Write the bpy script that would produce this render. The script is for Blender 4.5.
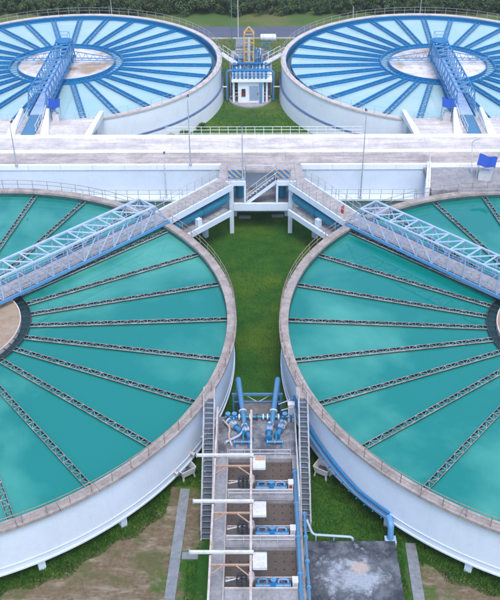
import bpy, math, random
from mathutils import Matrix, Vector
PI = math.pi
random.seed(7)
for _o in list(bpy.data.objects): bpy.data.objects.remove(_o)
S = bpy.context.scene
COL = S.collection

# ------------------------------------------------------------------ camera
def make_camera():
    phi, yaw, roll = .5994, .0067, -.0058
    cam = bpy.data.cameras.new('camera')
    cam.sensor_fit = 'HORIZONTAL'; cam.sensor_width = 36.0; cam.lens = 36.0 * 897.97 / 500
    cam.clip_start = .5; cam.clip_end = 3000
    o = bpy.data.objects.new('camera', cam); COL.objects.link(o)
    rz = Matrix.Rotation(yaw, 3, 'Z')
    fw = rz @ Vector((0, math.cos(phi), -math.sin(phi)))
    up = rz @ Vector((0, math.sin(phi), math.cos(phi)))
    rt = rz @ Vector((1, 0, 0))
    c, s = math.cos(roll), math.sin(roll)
    X = c * rt + s * up; Y = -s * rt + c * up; Z = -fw
    m = Matrix((X, Y, Z)).transposed().to_4x4()
    m.translation = Vector((-.2012, 0, 44.04))
    o.matrix_world = m
    S.camera = o
make_camera()

# ------------------------------------------------------------------ sky, sun, exposure
SUN_EL, SUN_AZ = 63.0, 170.0          # azimuth: clockwise from +Y (north), so the veiled sun stands behind and right of the camera
W = bpy.data.worlds.new('World'); S.world = W; W.use_nodes = True
nt = W.node_tree
bg = nt.nodes['Background']
sky = nt.nodes.new('ShaderNodeTexSky'); sky.sky_type = 'NISHITA'; sky.sun_disc = False
sky.sun_elevation = math.radians(SUN_EL); sky.sun_rotation = math.radians(SUN_AZ)
sky.air_density = 1.2; sky.dust_density = 3.0; sky.ozone_density = 4.0
nt.links.new(sky.outputs[0], bg.inputs[0]); bg.inputs[1].default_value = .15
sun = bpy.data.lights.new('sun', 'SUN'); sun.energy = 0.8; sun.angle = math.radians(20); sun.color = (1, .95, .9)
so = bpy.data.objects.new('sun', sun); COL.objects.link(so)
_az, _el = math.radians(SUN_AZ), math.radians(SUN_EL)
_d = Vector((math.sin(_az) * math.cos(_el), math.cos(_az) * math.cos(_el), math.sin(_el)))
so.rotation_euler = _d.to_track_quat('Z', 'Y').to_euler(); so.location = _d * 150
S.view_settings.view_transform = 'Standard'; S.view_settings.look = 'None'
S.view_settings.gamma = 1; S.view_settings.use_curve_mapping = False
S.view_settings.exposure = 0.92

# ------------------------------------------------------------------ materials
def lin(r, g, b):
    f = lambda c: (c / 255 / 12.92) if c / 255 <= .04045 else ((c / 255 + .055) / 1.055) ** 2.4
    return (f(r), f(g), f(b), 1)
def new_mat(name):
    m = bpy.data.materials.new(name); m.use_nodes = True
    return m, m.node_tree, m.node_tree.nodes['Principled BSDF']
def N(t, typ, **kw):
    n = t.nodes.new(typ)
    for k, v in kw.items(): setattr(n, k, v)
    return n
def noise(t, vec, scale, detail=6, rough=.6, dist=0):
    n = N(t, 'ShaderNodeTexNoise'); n.inputs['Scale'].default_value = scale; n.inputs['Detail'].default_value = detail
    n.inputs['Roughness'].default_value = rough; n.inputs['Distortion'].default_value = dist
    t.links.new(vec, n.inputs['Vector']); return n.outputs['Fac']
def ramp(t, fac, stops):
    r = N(t, 'ShaderNodeValToRGB'); e = r.color_ramp.elements
    while len(e) < len(stops): e.new(.5)
    for el, (p, c) in zip(e, stops): el.position = p; el.color = c if len(c) == 4 else (*c, 1)
    t.links.new(fac, r.inputs[0]); return r.outputs[0]
def mix(t, fac, a, b, mode='MIX'):
    m = N(t, 'ShaderNodeMix', data_type='RGBA', blend_type=mode)
    for sock, v in ((m.inputs[0], fac), (m.inputs[6], a), (m.inputs[7], b)):
        if isinstance(v, bpy.types.NodeSocket): t.links.new(v, sock)
        else: sock.default_value = v
    return m.outputs[2]
def worldpos(t, sx=1, sy=1, sz=1):
    g = N(t, 'ShaderNodeNewGeometry'); mp = N(t, 'ShaderNodeMapping')
    mp.inputs['Scale'].default_value = (sx, sy, sz)
    t.links.new(g.outputs['Position'], mp.inputs['Vector']); return mp.outputs[0]
def bump(t, b, h, strength=.3, dist=.02):
    n = N(t, 'ShaderNodeBump'); n.inputs['Strength'].default_value = strength; n.inputs['Distance'].default_value = dist
    t.links.new(h, n.inputs['Height']); t.links.new(n.outputs[0], b.inputs['Normal'])
def worn(name, base, dirt, amount=.5, scale=.8, rough=.6, streak=False, fine=9, bmp=.2, metal=0, lo=.40, hi=.72, mot=.5):
    """a painted or cast surface: base colour, shaped patches of dirt, fine mottling, optional vertical run-off streaks"""
    m, t, b = new_mat(name)
    p = worldpos(t)
    big = noise(t, p, scale, 9, .68, .12)
    fac = ramp(t, big, [(lo, (0, 0, 0)), (hi, (amount,) * 3)])
    col = mix(t, fac, base, dirt)
    mid = noise(t, p, scale * 4.3, 7, .72, .15)
    col = mix(t, ramp(t, mid, [(.5, (0, 0, 0)), (.68, (amount * .55,) * 3)]), col, dirt)
    f2 = noise(t, p, fine, 5, .75)
    col = mix(t, mot, col, ramp(t, f2, [(.3, (.55,) * 3), (.68, (1.04,) * 3)]), 'MULTIPLY')
    if streak == 'run':      # long wheel and water marks along the carriageway
        s = noise(t, worldpos(t, .12, 1.3, 1), 1.0, 8, .72, .2)
        col = mix(t, ramp(t, s, [(.46, (0, 0, 0)), (.62, (amount * .8,) * 3)]), col, dirt)
    elif streak:
        s = noise(t, worldpos(t, 2.6, 2.6, .16), 1.0, 6, .7)
        sf = ramp(t, s, [(.55, (0, 0, 0)), (.78, (amount * .9,) * 3)])
        col = mix(t, sf, col, dirt)
    t.links.new(col, b.inputs['Base Color']); b.inputs['Roughness'].default_value = rough
    b.inputs['Metallic'].default_value = metal
    if bmp: bump(t, b, f2, bmp, .01)
    return m
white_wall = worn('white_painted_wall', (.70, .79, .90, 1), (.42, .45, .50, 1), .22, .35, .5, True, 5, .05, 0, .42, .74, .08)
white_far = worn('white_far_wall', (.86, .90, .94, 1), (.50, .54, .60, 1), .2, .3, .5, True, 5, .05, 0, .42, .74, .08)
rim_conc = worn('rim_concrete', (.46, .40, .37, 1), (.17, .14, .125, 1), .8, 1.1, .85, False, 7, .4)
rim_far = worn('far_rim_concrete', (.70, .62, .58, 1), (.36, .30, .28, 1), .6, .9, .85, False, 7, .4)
concrete = worn('grey_concrete', (.37, .37, .39, 1), (.13, .125, .13, 1), .75, .8, .88, False, 6, .4)
road_pale = worn('pale_causeway_concrete', (.78, .73, .71, 1), (.36, .33, .33, 1), .8, .42, .88, 'run', 5, .3)
road_brown = worn('brown_causeway_concrete', (.60, .52, .48, 1), (.23, .21, .22, 1), .8, .5, .88, 'run', 5, .3)
plank_mat = worn('weathered_deck', (.48, .435, .43, 1), (.20, .18, .17, 1), .7, 1.4, .8, False, 8, .3)
def slab_material():
    m, t, b = new_mat('stained_slab'); p = worldpos(t)
    n = noise(t, p, .9, 9, .72, .1); n2 = noise(t, p, 6, 5, .75)
    def stain(cx, cy, rx, ry, k, lo, hi):
        mp = N(t, 'ShaderNodeMapping'); mp.inputs['Location'].default_value = (-cx/rx, -cy/ry, 0); mp.inputs['Scale'].default_value = (1/rx, 1/ry, 0)
        t.links.new(p, mp.inputs[0]); l = N(t, 'ShaderNodeVectorMath', operation='LENGTH'); t.links.new(mp.outputs[0], l.inputs[0])
        a = N(t, 'ShaderNodeMath', operation='MULTIPLY_ADD'); t.links.new(n, a.inputs[0]); a.inputs[1].default_value = k; t.links.new(l.outputs['Value'], a.inputs[2])
        r = N(t, 'ShaderNodeMapRange'); r.inputs['From Min'].default_value = hi; r.inputs['From Max'].default_value = lo; t.links.new(a.outputs[0], r.inputs['Value']); return r.outputs[0]
    col = mix(t, ramp(t, n, [(.42, (0, 0, 0)), (.62, (1, 1, 1))]), (.028, .036, .048, 1), (.15, .165, .19, 1))
    col = mix(t, stain(5.5, 34.3, 2.0, 1.5, 5.0, 2.8, 3.5), col, (.34, .38, .44, 1))
    col = mix(t, stain(6.0, 34.9, .8, .55, 1.0, 1.1, 1.45), col, (.44, .38, .35, 1))
    col = mix(t, .6, col, ramp(t, n2, [(.3, (.5,) * 3), (.7, (1.1,) * 3)]), 'MULTIPLY')
    t.links.new(col, b.inputs['Base Color']); b.inputs['Roughness'].default_value = .8; bump(t, b, n2, .3, .01); return m
slab_mat = slab_material()
deck_stained = worn('stained_valve_deck', (.30, .31, .34, 1), (.075, .08, .10, 1), .9, .9, .8, False, 7, .35, 0, .38, .6)
dark_wall = worn('basin_wall', (.22, .21, .21, 1), (.09, .08, .075, 1), .8, 1.2, .85, True, 6)
filter_bed = worn('filter_bed', (.115, .088, .07, 1), (.06, .046, .038, 1), .7, .9, .75, False, 8, .4)
pale_blue = worn('pale_blue_paint', (.46, .58, .78, 1), (.20, .34, .62, 1), .5, 1.5, .45, False, 9, .1)
bridge_plate = worn('bridge_white_blue', (.50, .62, .80, 1), (.24, .36, .58, 1), .6, 1.1, .45, False, 9, .1)
mid_blue = worn('mid_blue_paint', (.10, .32, .60, 1), (.20, .30, .45, 1), .5, 1.5, .45, False, 9, .1)
blue = worn('bright_blue_paint', (.004, .20, .48, 1), (.03, .13, .26, 1), .6, .8, .4, False, 7, .15)
blue_pipe = worn('blue_pipe_paint', (.06, .23, .43, 1), (.16, .22, .29, 1), .7, 1.6, .38, False, 9, .15)
ring_blue = worn('ring_pipe_paint', (.09, .17, .33, 1), (.2, .25, .33, 1), .5, 1, .5)
teal_pipe = worn('teal_pipe_paint', (.015, .22, .34, 1), (.03, .12, .17, 1), .5, 1.2, .4, False, 9, .1)
tarp_mat = worn('blue_tarp', (.01, .06, .40, 1), (.02, .10, .30, 1), .6, 2, .5, False, 9, .3)
white_metal = worn('white_metal', (.72, .74, .77, 1), (.36, .26, .19, 1), .45, 1.6, .5, False, 9, .1)
rust_metal = worn('rusting_white_steel', (.62, .58, .55, 1), (.42, .17, .07, 1), .75, 1.8, .6, False, 8, .2)
rust_orange = worn('rusty_orange_steel', (.46, .27, .17, 1), (.55, .45, .38, 1), .6, 2, .65, False, 8, .2)
orange = worn('orange_steel', (.72, .45, .12, 1), (.48, .32, .16, 1), .5, 1.2, .5)
launder_white = worn('launder_white', (.46, .48, .50, 1), (.10, .11, .11, 1), .85, 1.3, .6, False, 9, .1)
dark_metal = worn('dark_metal', (.035, .04, .045, 1), (.10, .09, .085, 1), .5, 2, .5)
rail_brown = worn('rusty_rail', (.30, .20, .15, 1), (.45, .40, .38, 1), .6, 2.5, .6)
rail_grey = worn('galvanised_rail', (.48, .52, .57, 1), (.28, .28, .28, 1), .5, 2, .45)
tread_mat = worn('stair_tread', (.115, .14, .18, 1), (.055, .06, .075, 1), .6, 2, .7)
red_mat = worn('red_paint', (.45, .03, .02, 1), (.2, .03, .02, 1), .5, 2, .45)
path_mat = worn('path_concrete', (.27, .30, .34, 1), (.12, .13, .13, 1), .75, .9, .9, False, 6, .3)
asphalt = worn('asphalt', (.115, .135, .19, 1), (.075, .085, .11, 1), .6, .25, .85, False, 3, .2)
bark = worn('bark', (.12, .09, .07, 1), (.05, .04, .03, 1), .7, 3, .9)
shade_lining = worn('painted_shade_lining', (.035, .12, .13, 1), (.02, .05, .05, 1), .7, .8, .4)  # dark teal shade between rim and water, painted into the lining colour
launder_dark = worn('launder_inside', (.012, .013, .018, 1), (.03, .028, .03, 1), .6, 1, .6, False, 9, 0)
launder_water = worn('launder_water', (.012, .045, .05, 1), (.02, .07, .075, 1), .6, 1, .15, False, 9, 0)
shutter_grey = worn('grey_cladding', (.26, .28, .32, 1), (.14, .15, .17, 1), .6, 1.5, .6, True)
pane_mat = worn('pale_blue_panel', (.34, .46, .62, 1), (.25, .33, .45, 1), .5, 2, .3)
silt = worn('settled_silt', (.34, .235, .15, 1), (.48, .42, .36, 1), .7, .5, .7, False, 3, .1)
silt_and_sheen_far = worn('silt_painted_sky_sheen', (.80, .76, .74, 1), (.40, .25, .13, 1), .9, .17, .12, False, 2, .02, 0, .47, .60, .2)  # whitish base paints in the sky reflection; the brown patches are silt

def water_mat(name, deep, painted_cloud, painted_cloud_amt, scale, rough, ior):
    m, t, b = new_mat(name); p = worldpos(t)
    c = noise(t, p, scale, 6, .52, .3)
    col = mix(t, ramp(t, c, [(.48, (0, 0, 0)), (.72, (painted_cloud_amt,) * 3)]), deep, painted_cloud)  # lighter patches are cloud reflections painted into the base colour
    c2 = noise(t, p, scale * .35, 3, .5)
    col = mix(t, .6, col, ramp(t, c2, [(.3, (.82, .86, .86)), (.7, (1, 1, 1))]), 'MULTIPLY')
    t.links.new(col, b.inputs['Base Color']); b.inputs['Roughness'].default_value = rough; b.inputs['IOR'].default_value = ior
    w = noise(t, worldpos(t, 1, 1.4, 1), 1.6, 3, .5)
    bump(t, b, w, .016, .02)
    return m
water_near = water_mat('turbid_teal_water_painted_clouds', lin(0, 124, 115), lin(88, 172, 155), .85, .10, .010, 1.78)
water_far = water_mat('pale_water_painted_sky', lin(165, 198, 200), lin(200, 212, 208), .6, .2, .03, 1.8)  # bright sky reflection is painted in as a pale base colour

def stripe_mat():
    m, t, b = new_mat('hazard_stripes')
    tc = N(t, 'ShaderNodeTexCoord'); w = N(t, 'ShaderNodeTexWave', wave_type='BANDS', bands_direction='DIAGONAL')
    w.inputs['Scale'].default_value = 1.1; w.inputs['Distortion'].default_value = 1.0
    t.links.new(tc.outputs['Object'], w.inputs['Vector'])
    t.links.new(ramp(t, w.outputs['Fac'], [(.45, (.03, .19, .45)), (.55, (.46, .33, .19))]), b.inputs['Base Color'])
    b.inputs['Roughness'].default_value = .6; return m
stripes = stripe_mat()

BARE = ((-10.8, 32.6, 6.2, 5.6), (-4.25, 39.6, .85, 2.8), (13.2, 32.8, 4.4, 4.8), (-7.4, 37.4, 2.6, 3.8), (-6.2, 40.6, 1.7, 2.6))
def ground_mat():
    m, t, b = new_mat('ground_grass_and_dirt'); p = worldpos(t)
    n1 = noise(t, p, .55, 8, .65, .5); n2 = noise(t, p, 3.5, 6, .7); n3 = noise(t, p, .12, 4, .5)
    grass = mix(t, ramp(t, n1, [(.3, (0, 0, 0)), (.7, (1, 1, 1))]), (.020, .085, .016, 1), (.044, .14, .020, 1))
    grass = mix(t, .5, grass, ramp(t, n2, [(.25, (.45,) * 3), (.75, (1.15, 1.1, .9))]), 'MULTIPLY')
    grass = mix(t, ramp(t, noise(t, p, .16, 5, .6), [(.46, (0, 0, 0)), (.62, (.85,) * 3)]), grass, (.085, .145, .016, 1))
    dirt = mix(t, ramp(t, n2, [(.35, (0, 0, 0)), (.7, (1, 1, 1))]), (.12, .09, .055, 1), (.21, .165, .11, 1))
    dirt = mix(t, ramp(t, noise(t, worldpos(t, .5, 1.6, 1), .8, 8, .7, .2), [(.5, (0, 0, 0)), (.66, (.7,) * 3)]), dirt, (.36, .31, .25, 1))
    dirt = mix(t, ramp(t, n1, [(.50, (0, 0, 0)), (.60, (.7,) * 3)]), dirt, (.085, .10, .035, 1))
    # bare worn earth lies in two yards, left and right of the filter block
    xyz = N(t, 'ShaderNodeSeparateXYZ'); t.links.new(p, xyz.inputs[0])
    def blob(cx, cy, rx, ry):
        mp = N(t, 'ShaderNodeMapping'); mp.inputs['Location'].default_value = (-cx / rx, -cy / ry, 0); mp.inputs['Scale'].default_value = (1 / rx, 1 / ry, 0)
        t.links.new(p, mp.inputs[0]); l = N(t, 'ShaderNodeVectorMath', operation='LENGTH'); t.links.new(mp.outputs[0], l.inputs[0])
        a = N(t, 'ShaderNodeMath', operation='MULTIPLY_ADD'); t.links.new(n1, a.inputs[0]); a.inputs[1].default_value = 1.5
        t.links.new(l.outputs['Value'], a.inputs[2])
        return ramp(t, a.outputs[0], [(.0, (1, 1, 1)), (1, (1, 1, 1))]), a.outputs[0]
    def mask(cx, cy, rx, ry):
        v = blob(cx, cy, rx, ry)[1]
        mr = N(t, 'ShaderNodeMapRange'); mr.inputs['From Min'].default_value = 1.85; mr.inputs['From Max'].default_value = 1.5
        t.links.new(v, mr.inputs['Value']); return mr.outputs[0]
    col = grass
    for a in BARE:
        col = mix(t, mask(*a), col, dirt)
    # drier, yellower turf beyond the causeway
    far = N(t, 'ShaderNodeMapRange'); far.inputs['From Min'].default_value = 100; far.inputs['From Max'].default_value = 122
    t.links.new(xyz.outputs[1], far.inputs['Value'])
    dry = mix(t, ramp(t, n3, [(.4, (0, 0, 0)), (.6, (1, 1, 1))]), (.085, .15, .045, 1), (.15, .17, .065, 1))
    dry = mix(t, .4, dry, ramp(t, n2, [(.25, (.5,) * 3), (.75, (1.1,) * 3)]), 'MULTIPLY')
    col = mix(t, far.outputs[0], col, dry)
    t.links.new(col, b.inputs['Base Color']); b.inputs['Roughness'].default_value = .95; b.inputs['Specular IOR Level'].default_value = .1
    bump(t, b, n2, .6, .08); return m
ground_m = ground_mat()

def leaf_mat(name, a, c):
    m, t, b = new_mat(name); oi = N(t, 'ShaderNodeObjectInfo')
    f = noise(t, worldpos(t), 1.1, 5, .6)
    col = mix(t, ramp(t, f, [(.35, (0, 0, 0)), (.65, (1, 1, 1))]), a, c)
    col = mix(t, .5, col, ramp(t, oi.outputs['Random'], [(0, (.55, .65, .6)), (1, (1.1, 1.05, .9))]), 'MULTIPLY')
    t.links.new(col, b.inputs['Base Color']); b.inputs['Roughness'].default_value = .7
    b.inputs['Specular IOR Level'].default_value = .15
    return m
leaf = leaf_mat('leaves', (.038, .072, .030, 1), (.105, .15, .060, 1))
lush = leaf_mat('lush_blades', (.035, .125, .014, 1), (.085, .19, .022, 1))
blade = leaf_mat('grass_blades', (.027, .108, .017, 1), (.066, .17, .022, 1))

# ------------------------------------------------------------------ mesh helpers
class MB:
    def __init__(s): s.v = []; s.f = []
    def quad8(s, pts):
        i = len(s.v); s.v += [tuple(p) for p in pts]
        s.f += [(i, i+3, i+2, i+1), (i+4, i+5, i+6, i+7), (i, i+1, i+5, i+4), (i+1, i+2, i+6, i+5), (i+2, i+3, i+7, i+6), (i+3, i, i+4, i+7)]
        return s
    def box(s, x0, x1, y0, y1, z0, z1):
        return s.quad8([(x0,y0,z0),(x1,y0,z0),(x1,y1,z0),(x0,y1,z0),(x0,y0,z1),(x1,y0,z1),(x1,y1,z1),(x0,y1,z1)])
    def bar(s, p, q, w=.1, h=.1, up=(0,0,1)):
        p, q, up = Vector(p), Vector(q), Vector(up); d = (q - p).normalized()
        if abs(d.dot(up)) > .98: up = Vector((0, 1, 0))
        r = d.cross(up).normalized(); u = r.cross(d)
        r *= w / 2; u *= h / 2
        return s.quad8([p-r-u, p+r-u, q+r-u, q-r-u, p-r+u, p+r+u, q+r+u, q-r+u])
    def tube(s, pts, rad, n=8, caps=True):
        pts = [Vector(p) for p in pts]; i0 = len(s.v); k = len(pts)
        prev = None
        for j, p in enumerate(pts):
            d = (pts[min(j+1, k-1)] - pts[max(j-1, 0)]).normalized()
            if prev is None: a = d.orthogonal().normalized()
            else: a = (prev - d * prev.dot(d)).normalized()
            prev = a; b = d.cross(a); r = rad[j] if isinstance(rad, (list, tuple)) else rad
            for m in range(n):
                t = 2*PI*m/n; s.v.append(tuple(p + a*math.cos(t)*r + b*math.sin(t)*r))
        for j in range(k-1):
            for m in range(n):
                m2 = (m+1) % n
                s.f.append((i0+j*n+m, i0+j*n+m2, i0+(j+1)*n+m2, i0+(j+1)*n+m))
        if caps:
            s.f.append(tuple(i0+m for m in reversed(range(n)))); s.f.append(tuple(i0+(k-1)*n+m for m in range(n)))
        return s
    def lathe(s, prof, n, a0=0, a1=2*PI, closed_prof=True, cx=0, cy=0):
        """sweep a closed (r,z) profile round the z axis"""
        full = abs(a1 - a0 - 2*PI) < 1e-6; cols = n if full else n+1; i0 = len(s.v); k = len(prof)
        for j in range(cols):
            a = a0 + (a1-a0)*j/n; c, sn = math.cos(a), math.sin(a)
            s.v += [(cx + r*c, cy + r*sn, z) for r, z in prof]
        kk = k if closed_prof else k-1
        for j in range(n):
            j2 = (j+1) % cols
            for m in range(kk):
                m2 = (m+1) % k
                s.f.append((i0+j*k+m, i0+j2*k+m, i0+j2*k+m2, i0+j*k+m2))
        if not full and closed_prof:
            s.f.append(tuple(i0+m for m in range(k))); s.f.append(tuple(i0+n*k+m for m in reversed(range(k))))
        return s
    def disc(s, r, z, n=64, rin=0, cx=0, cy=0):
        i0 = len(s.v)
        if rin == 0:
            s.v += [(cx+r*math.cos(2*PI*j/n), cy+r*math.sin(2*PI*j/n), z) for j in range(n)]; s.f.append(tuple(range(i0, i0+n)))
        else:
            for j in range(n):
                c, sn = math.cos(2*PI*j/n), math.sin(2*PI*j/n); s.v += [(cx+rin*c, cy+rin*sn, z), (cx+r*c, cy+r*sn, z)]
            for j in range(n):
                j2 = (j+1) % n; s.f.append((i0+2*j, i0+2*j+1, i0+2*j2+1, i0+2*j2))
        return s
    def mesh(s, name, mat, smooth=False):
        me = bpy.data.meshes.new(name); me.from_pydata(s.v, [], s.f); me.update()
        me.materials.append(mat)
        import bmesh
        bm = bmesh.new(); bm.from_mesh(me); bmesh.ops.recalc_face_normals(bm, faces=bm.faces); bm.to_mesh(me); bm.free()
        if smooth:
            me.polygons.foreach_set('use_smooth', [True]*len(me.polygons))
            try: me.set_sharp_from_angle(angle=math.radians(40))
            except Exception: pass
        return me
    def build(s, name, mat, parent=None, smooth=False, mtx=None):
        return put(name, s.mesh(name, mat, smooth), parent, mtx)
def put(name, me, parent=None, mtx=None):
    o = bpy.data.objects.new(name, me); COL.objects.link(o)
    if parent is not None: o.parent = parent
    if mtx is not None: o.matrix_local = mtx
    return o
def thing(name, label, cat, loc=(0,0,0), rz=0, group=None):
    o = bpy.data.objects.new(name, None); COL.objects.link(o); o.location = loc; o.rotation_euler = (0, 0, rz)
    o.empty_display_size = .3
    o['label'] = label; o['category'] = cat
    if group: o['group'] = group
    return o
def tag(o, label, cat, group=None):
    o['label'] = label; o['category'] = cat
    if group: o['group'] = group
    return o
def struct(o, label=None):
    o['kind'] = 'structure'
    if label: o['label'] = label
    return o
def stuff(o): o['kind'] = 'stuff'; return o
def T(x=0, y=0, z=0, rz=0): return Matrix.Translation((x, y, z)) @ Matrix.Rotation(rz, 4, 'Z')
def arc_pts(r, z, a0, a1, n, cx=0, cy=0): return [(cx+r*math.cos(a0+(a1-a0)*i/n), cy+r*math.sin(a0+(a1-a0)*i/n), z) for i in range(n+1)]
def bend(pts, r=.35, n=5):
    """round the corners of a polyline"""
    pts = [Vector(p) for p in pts]; out = [pts[0]]
    for a, b, c in zip(pts, pts[1:], pts[2:]):
        u = (a-b); v = (c-b); k = min(r, u.length*.45, v.length*.45); p0 = b+u.normalized()*k; p1 = b+v.normalized()*k
        for i in range(n+1):
            t = i/n; out.append(p0*(1-t)**2 + b*2*t*(1-t) + p1*t*t)
    return out + [pts[-1]]
def rails(parent, pts, hgt, mat, step=1.5, levels=(1.0, .55), r=.03, pname='post', rname='handrail'):
    """upright posts (each an object) and continuous rails along a polyline"""
    pts = [Vector(p) for p in pts]
    post = MB().tube([(0,0,0),(0,0,hgt)], r, 6).mesh(pname, mat)
    for a, b in zip(pts, pts[1:]):
        n = max(1, round((b-a).length/step))
        for i in range(n + (b == pts[-1])): put(pname, post, parent, Matrix.Translation(a.lerp(b, i/n)))
    for l in levels:
        MB().tube([p + Vector((0,0,hgt*l)) for p in pts], r, 6).build(rname, mat, parent)

# ------------------------------------------------------------------ ground, roads, paths
NL, NR, FL, FR = (-23.58, 54.4), (23.58, 53.9), (-24.2, 111.6), (23.0, 111.2)
RN, RI, RF = 22.0, 21.3, 19.86
RIM = 4.8
def ground():
    m = MB(); s = 700
    m.v = [(-s, -s, 0), (s, -s, 0), (s, s, 0), (-s, s, 0)]; m.f = [(0, 1, 2, 3)]
    struct(m.build('ground', ground_m))
ground()
def strip(name, poly, z, mat, thick=.03):
    m = MB(); n = len(poly)
    m.v = [(x, y, z) for x, y in poly] + [(x, y, z-thick) for x, y in poly]
    m.f = [tuple(range(n)), tuple(reversed(range(n, 2*n)))] + [(i, (i+1) % n, n+(i+1) % n, n+i) for i in range(n)]
    return struct(m.build(name, mat))
road = strip('road', [(-120, 134.9), (120, 134.9), (120, 140.4), (-120, 140.4)], .03, asphalt)
kerb_mesh = {0: MB().box(0, 1.94, 0, .18, 0, .13).mesh('kerb_stone', worn('kerb_white', (.70,.70,.70,1), (.45,.16,.12,1), .9, .5, .7)), }
for i in range(46): put('kerb_stone', kerb_mesh[0], road, T(-46+2*i, 134.62, 0))
def path_slabs(name, a, b, w, n, label):
    a, b = Vector((*a, 0)), Vector((*b, 0)); d = (b-a); L = d.length; ang = math.atan2(d.y, d.x)
    root = strip(name, [tuple((a + d.normalized().cross(Vector((0,0,1)))*s*(w/2-.03) + d*t).xy) for s, t in ((-1, 0), (-1, 1), (1, 1), (1, 0))], .02, dark_wall)
    root['label'] = label
    me = MB().box(.015, L/n-.015, -w/2, w/2, 0, .05).mesh('paving_slab', path_mat)
    for i in range(n):
        p = a + d*(i/n); put('paving_slab', me, root, T(p.x, p.y, random.uniform(-.008, .008), ang + random.uniform(-.006, .006)))
    return root
path_slabs('path', (-5.36, 30.5), (-4.86, 42.2), .64, 4, 'grey slab path left of the filter block')
path_slabs('path', (-4.72, 36.62), (-3.72, 36.62), .55, 1, 'short grey spur path meeting the left stair')
path_slabs('path', (9.28, 30.5), (9.42, 37.6), .66, 3, 'grey slab path right of the stained slab')

# ------------------------------------------------------------------ clarifier tanks
def launder_meshes(r0, r1, w, wall, depth, zt, m_wall, m_in, bar_step, bar_w, m_bar, lip=.028):
    """U-shaped trough, the standing water in it, and its pale weir lips with cross braces"""
    u = MB()
    for s in (-1, 1): u.box(r0, r1, s*w/2 - (wall if s > 0 else 0), s*w/2 + (wall if s < 0 else 0), zt-depth, zt)
    u.box(r0, r1, -w/2+wall, w/2-wall, zt-depth, zt-depth+.05)
    me = u.mesh('launder', m_wall)
    wv = MB().box(r0+.02, r1-.02, -w/2+wall+.004, w/2-wall-.004, zt-depth+.054, zt-depth*.7).mesh('trough_water', m_in)
    b = MB(); x = r0+.3; k = 0
    for s in (-1, 1): b.box(r0+.01, r1-.01, s*w/2-lip/2, s*w/2+lip/2, zt-.06, zt+.03)
    while x < r1-.2:
        b.box(x-bar_w/2, x+bar_w/2, -w/2+lip/2+.001, w/2-lip/2-.001, zt-.01, zt+.02)
        if x + bar_step < r1-.2:
            y = w/2-lip; sg = 1 if k % 2 else -1
            b.bar((x+bar_w/2, -y*sg, zt+.002), (x+bar_step-bar_w/2, y*sg, zt+.002), bar_w*.8, .02)
        x += bar_step; k += 1
    return me, wv, b.mesh('weir_lips_and_braces', m_bar)
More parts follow.
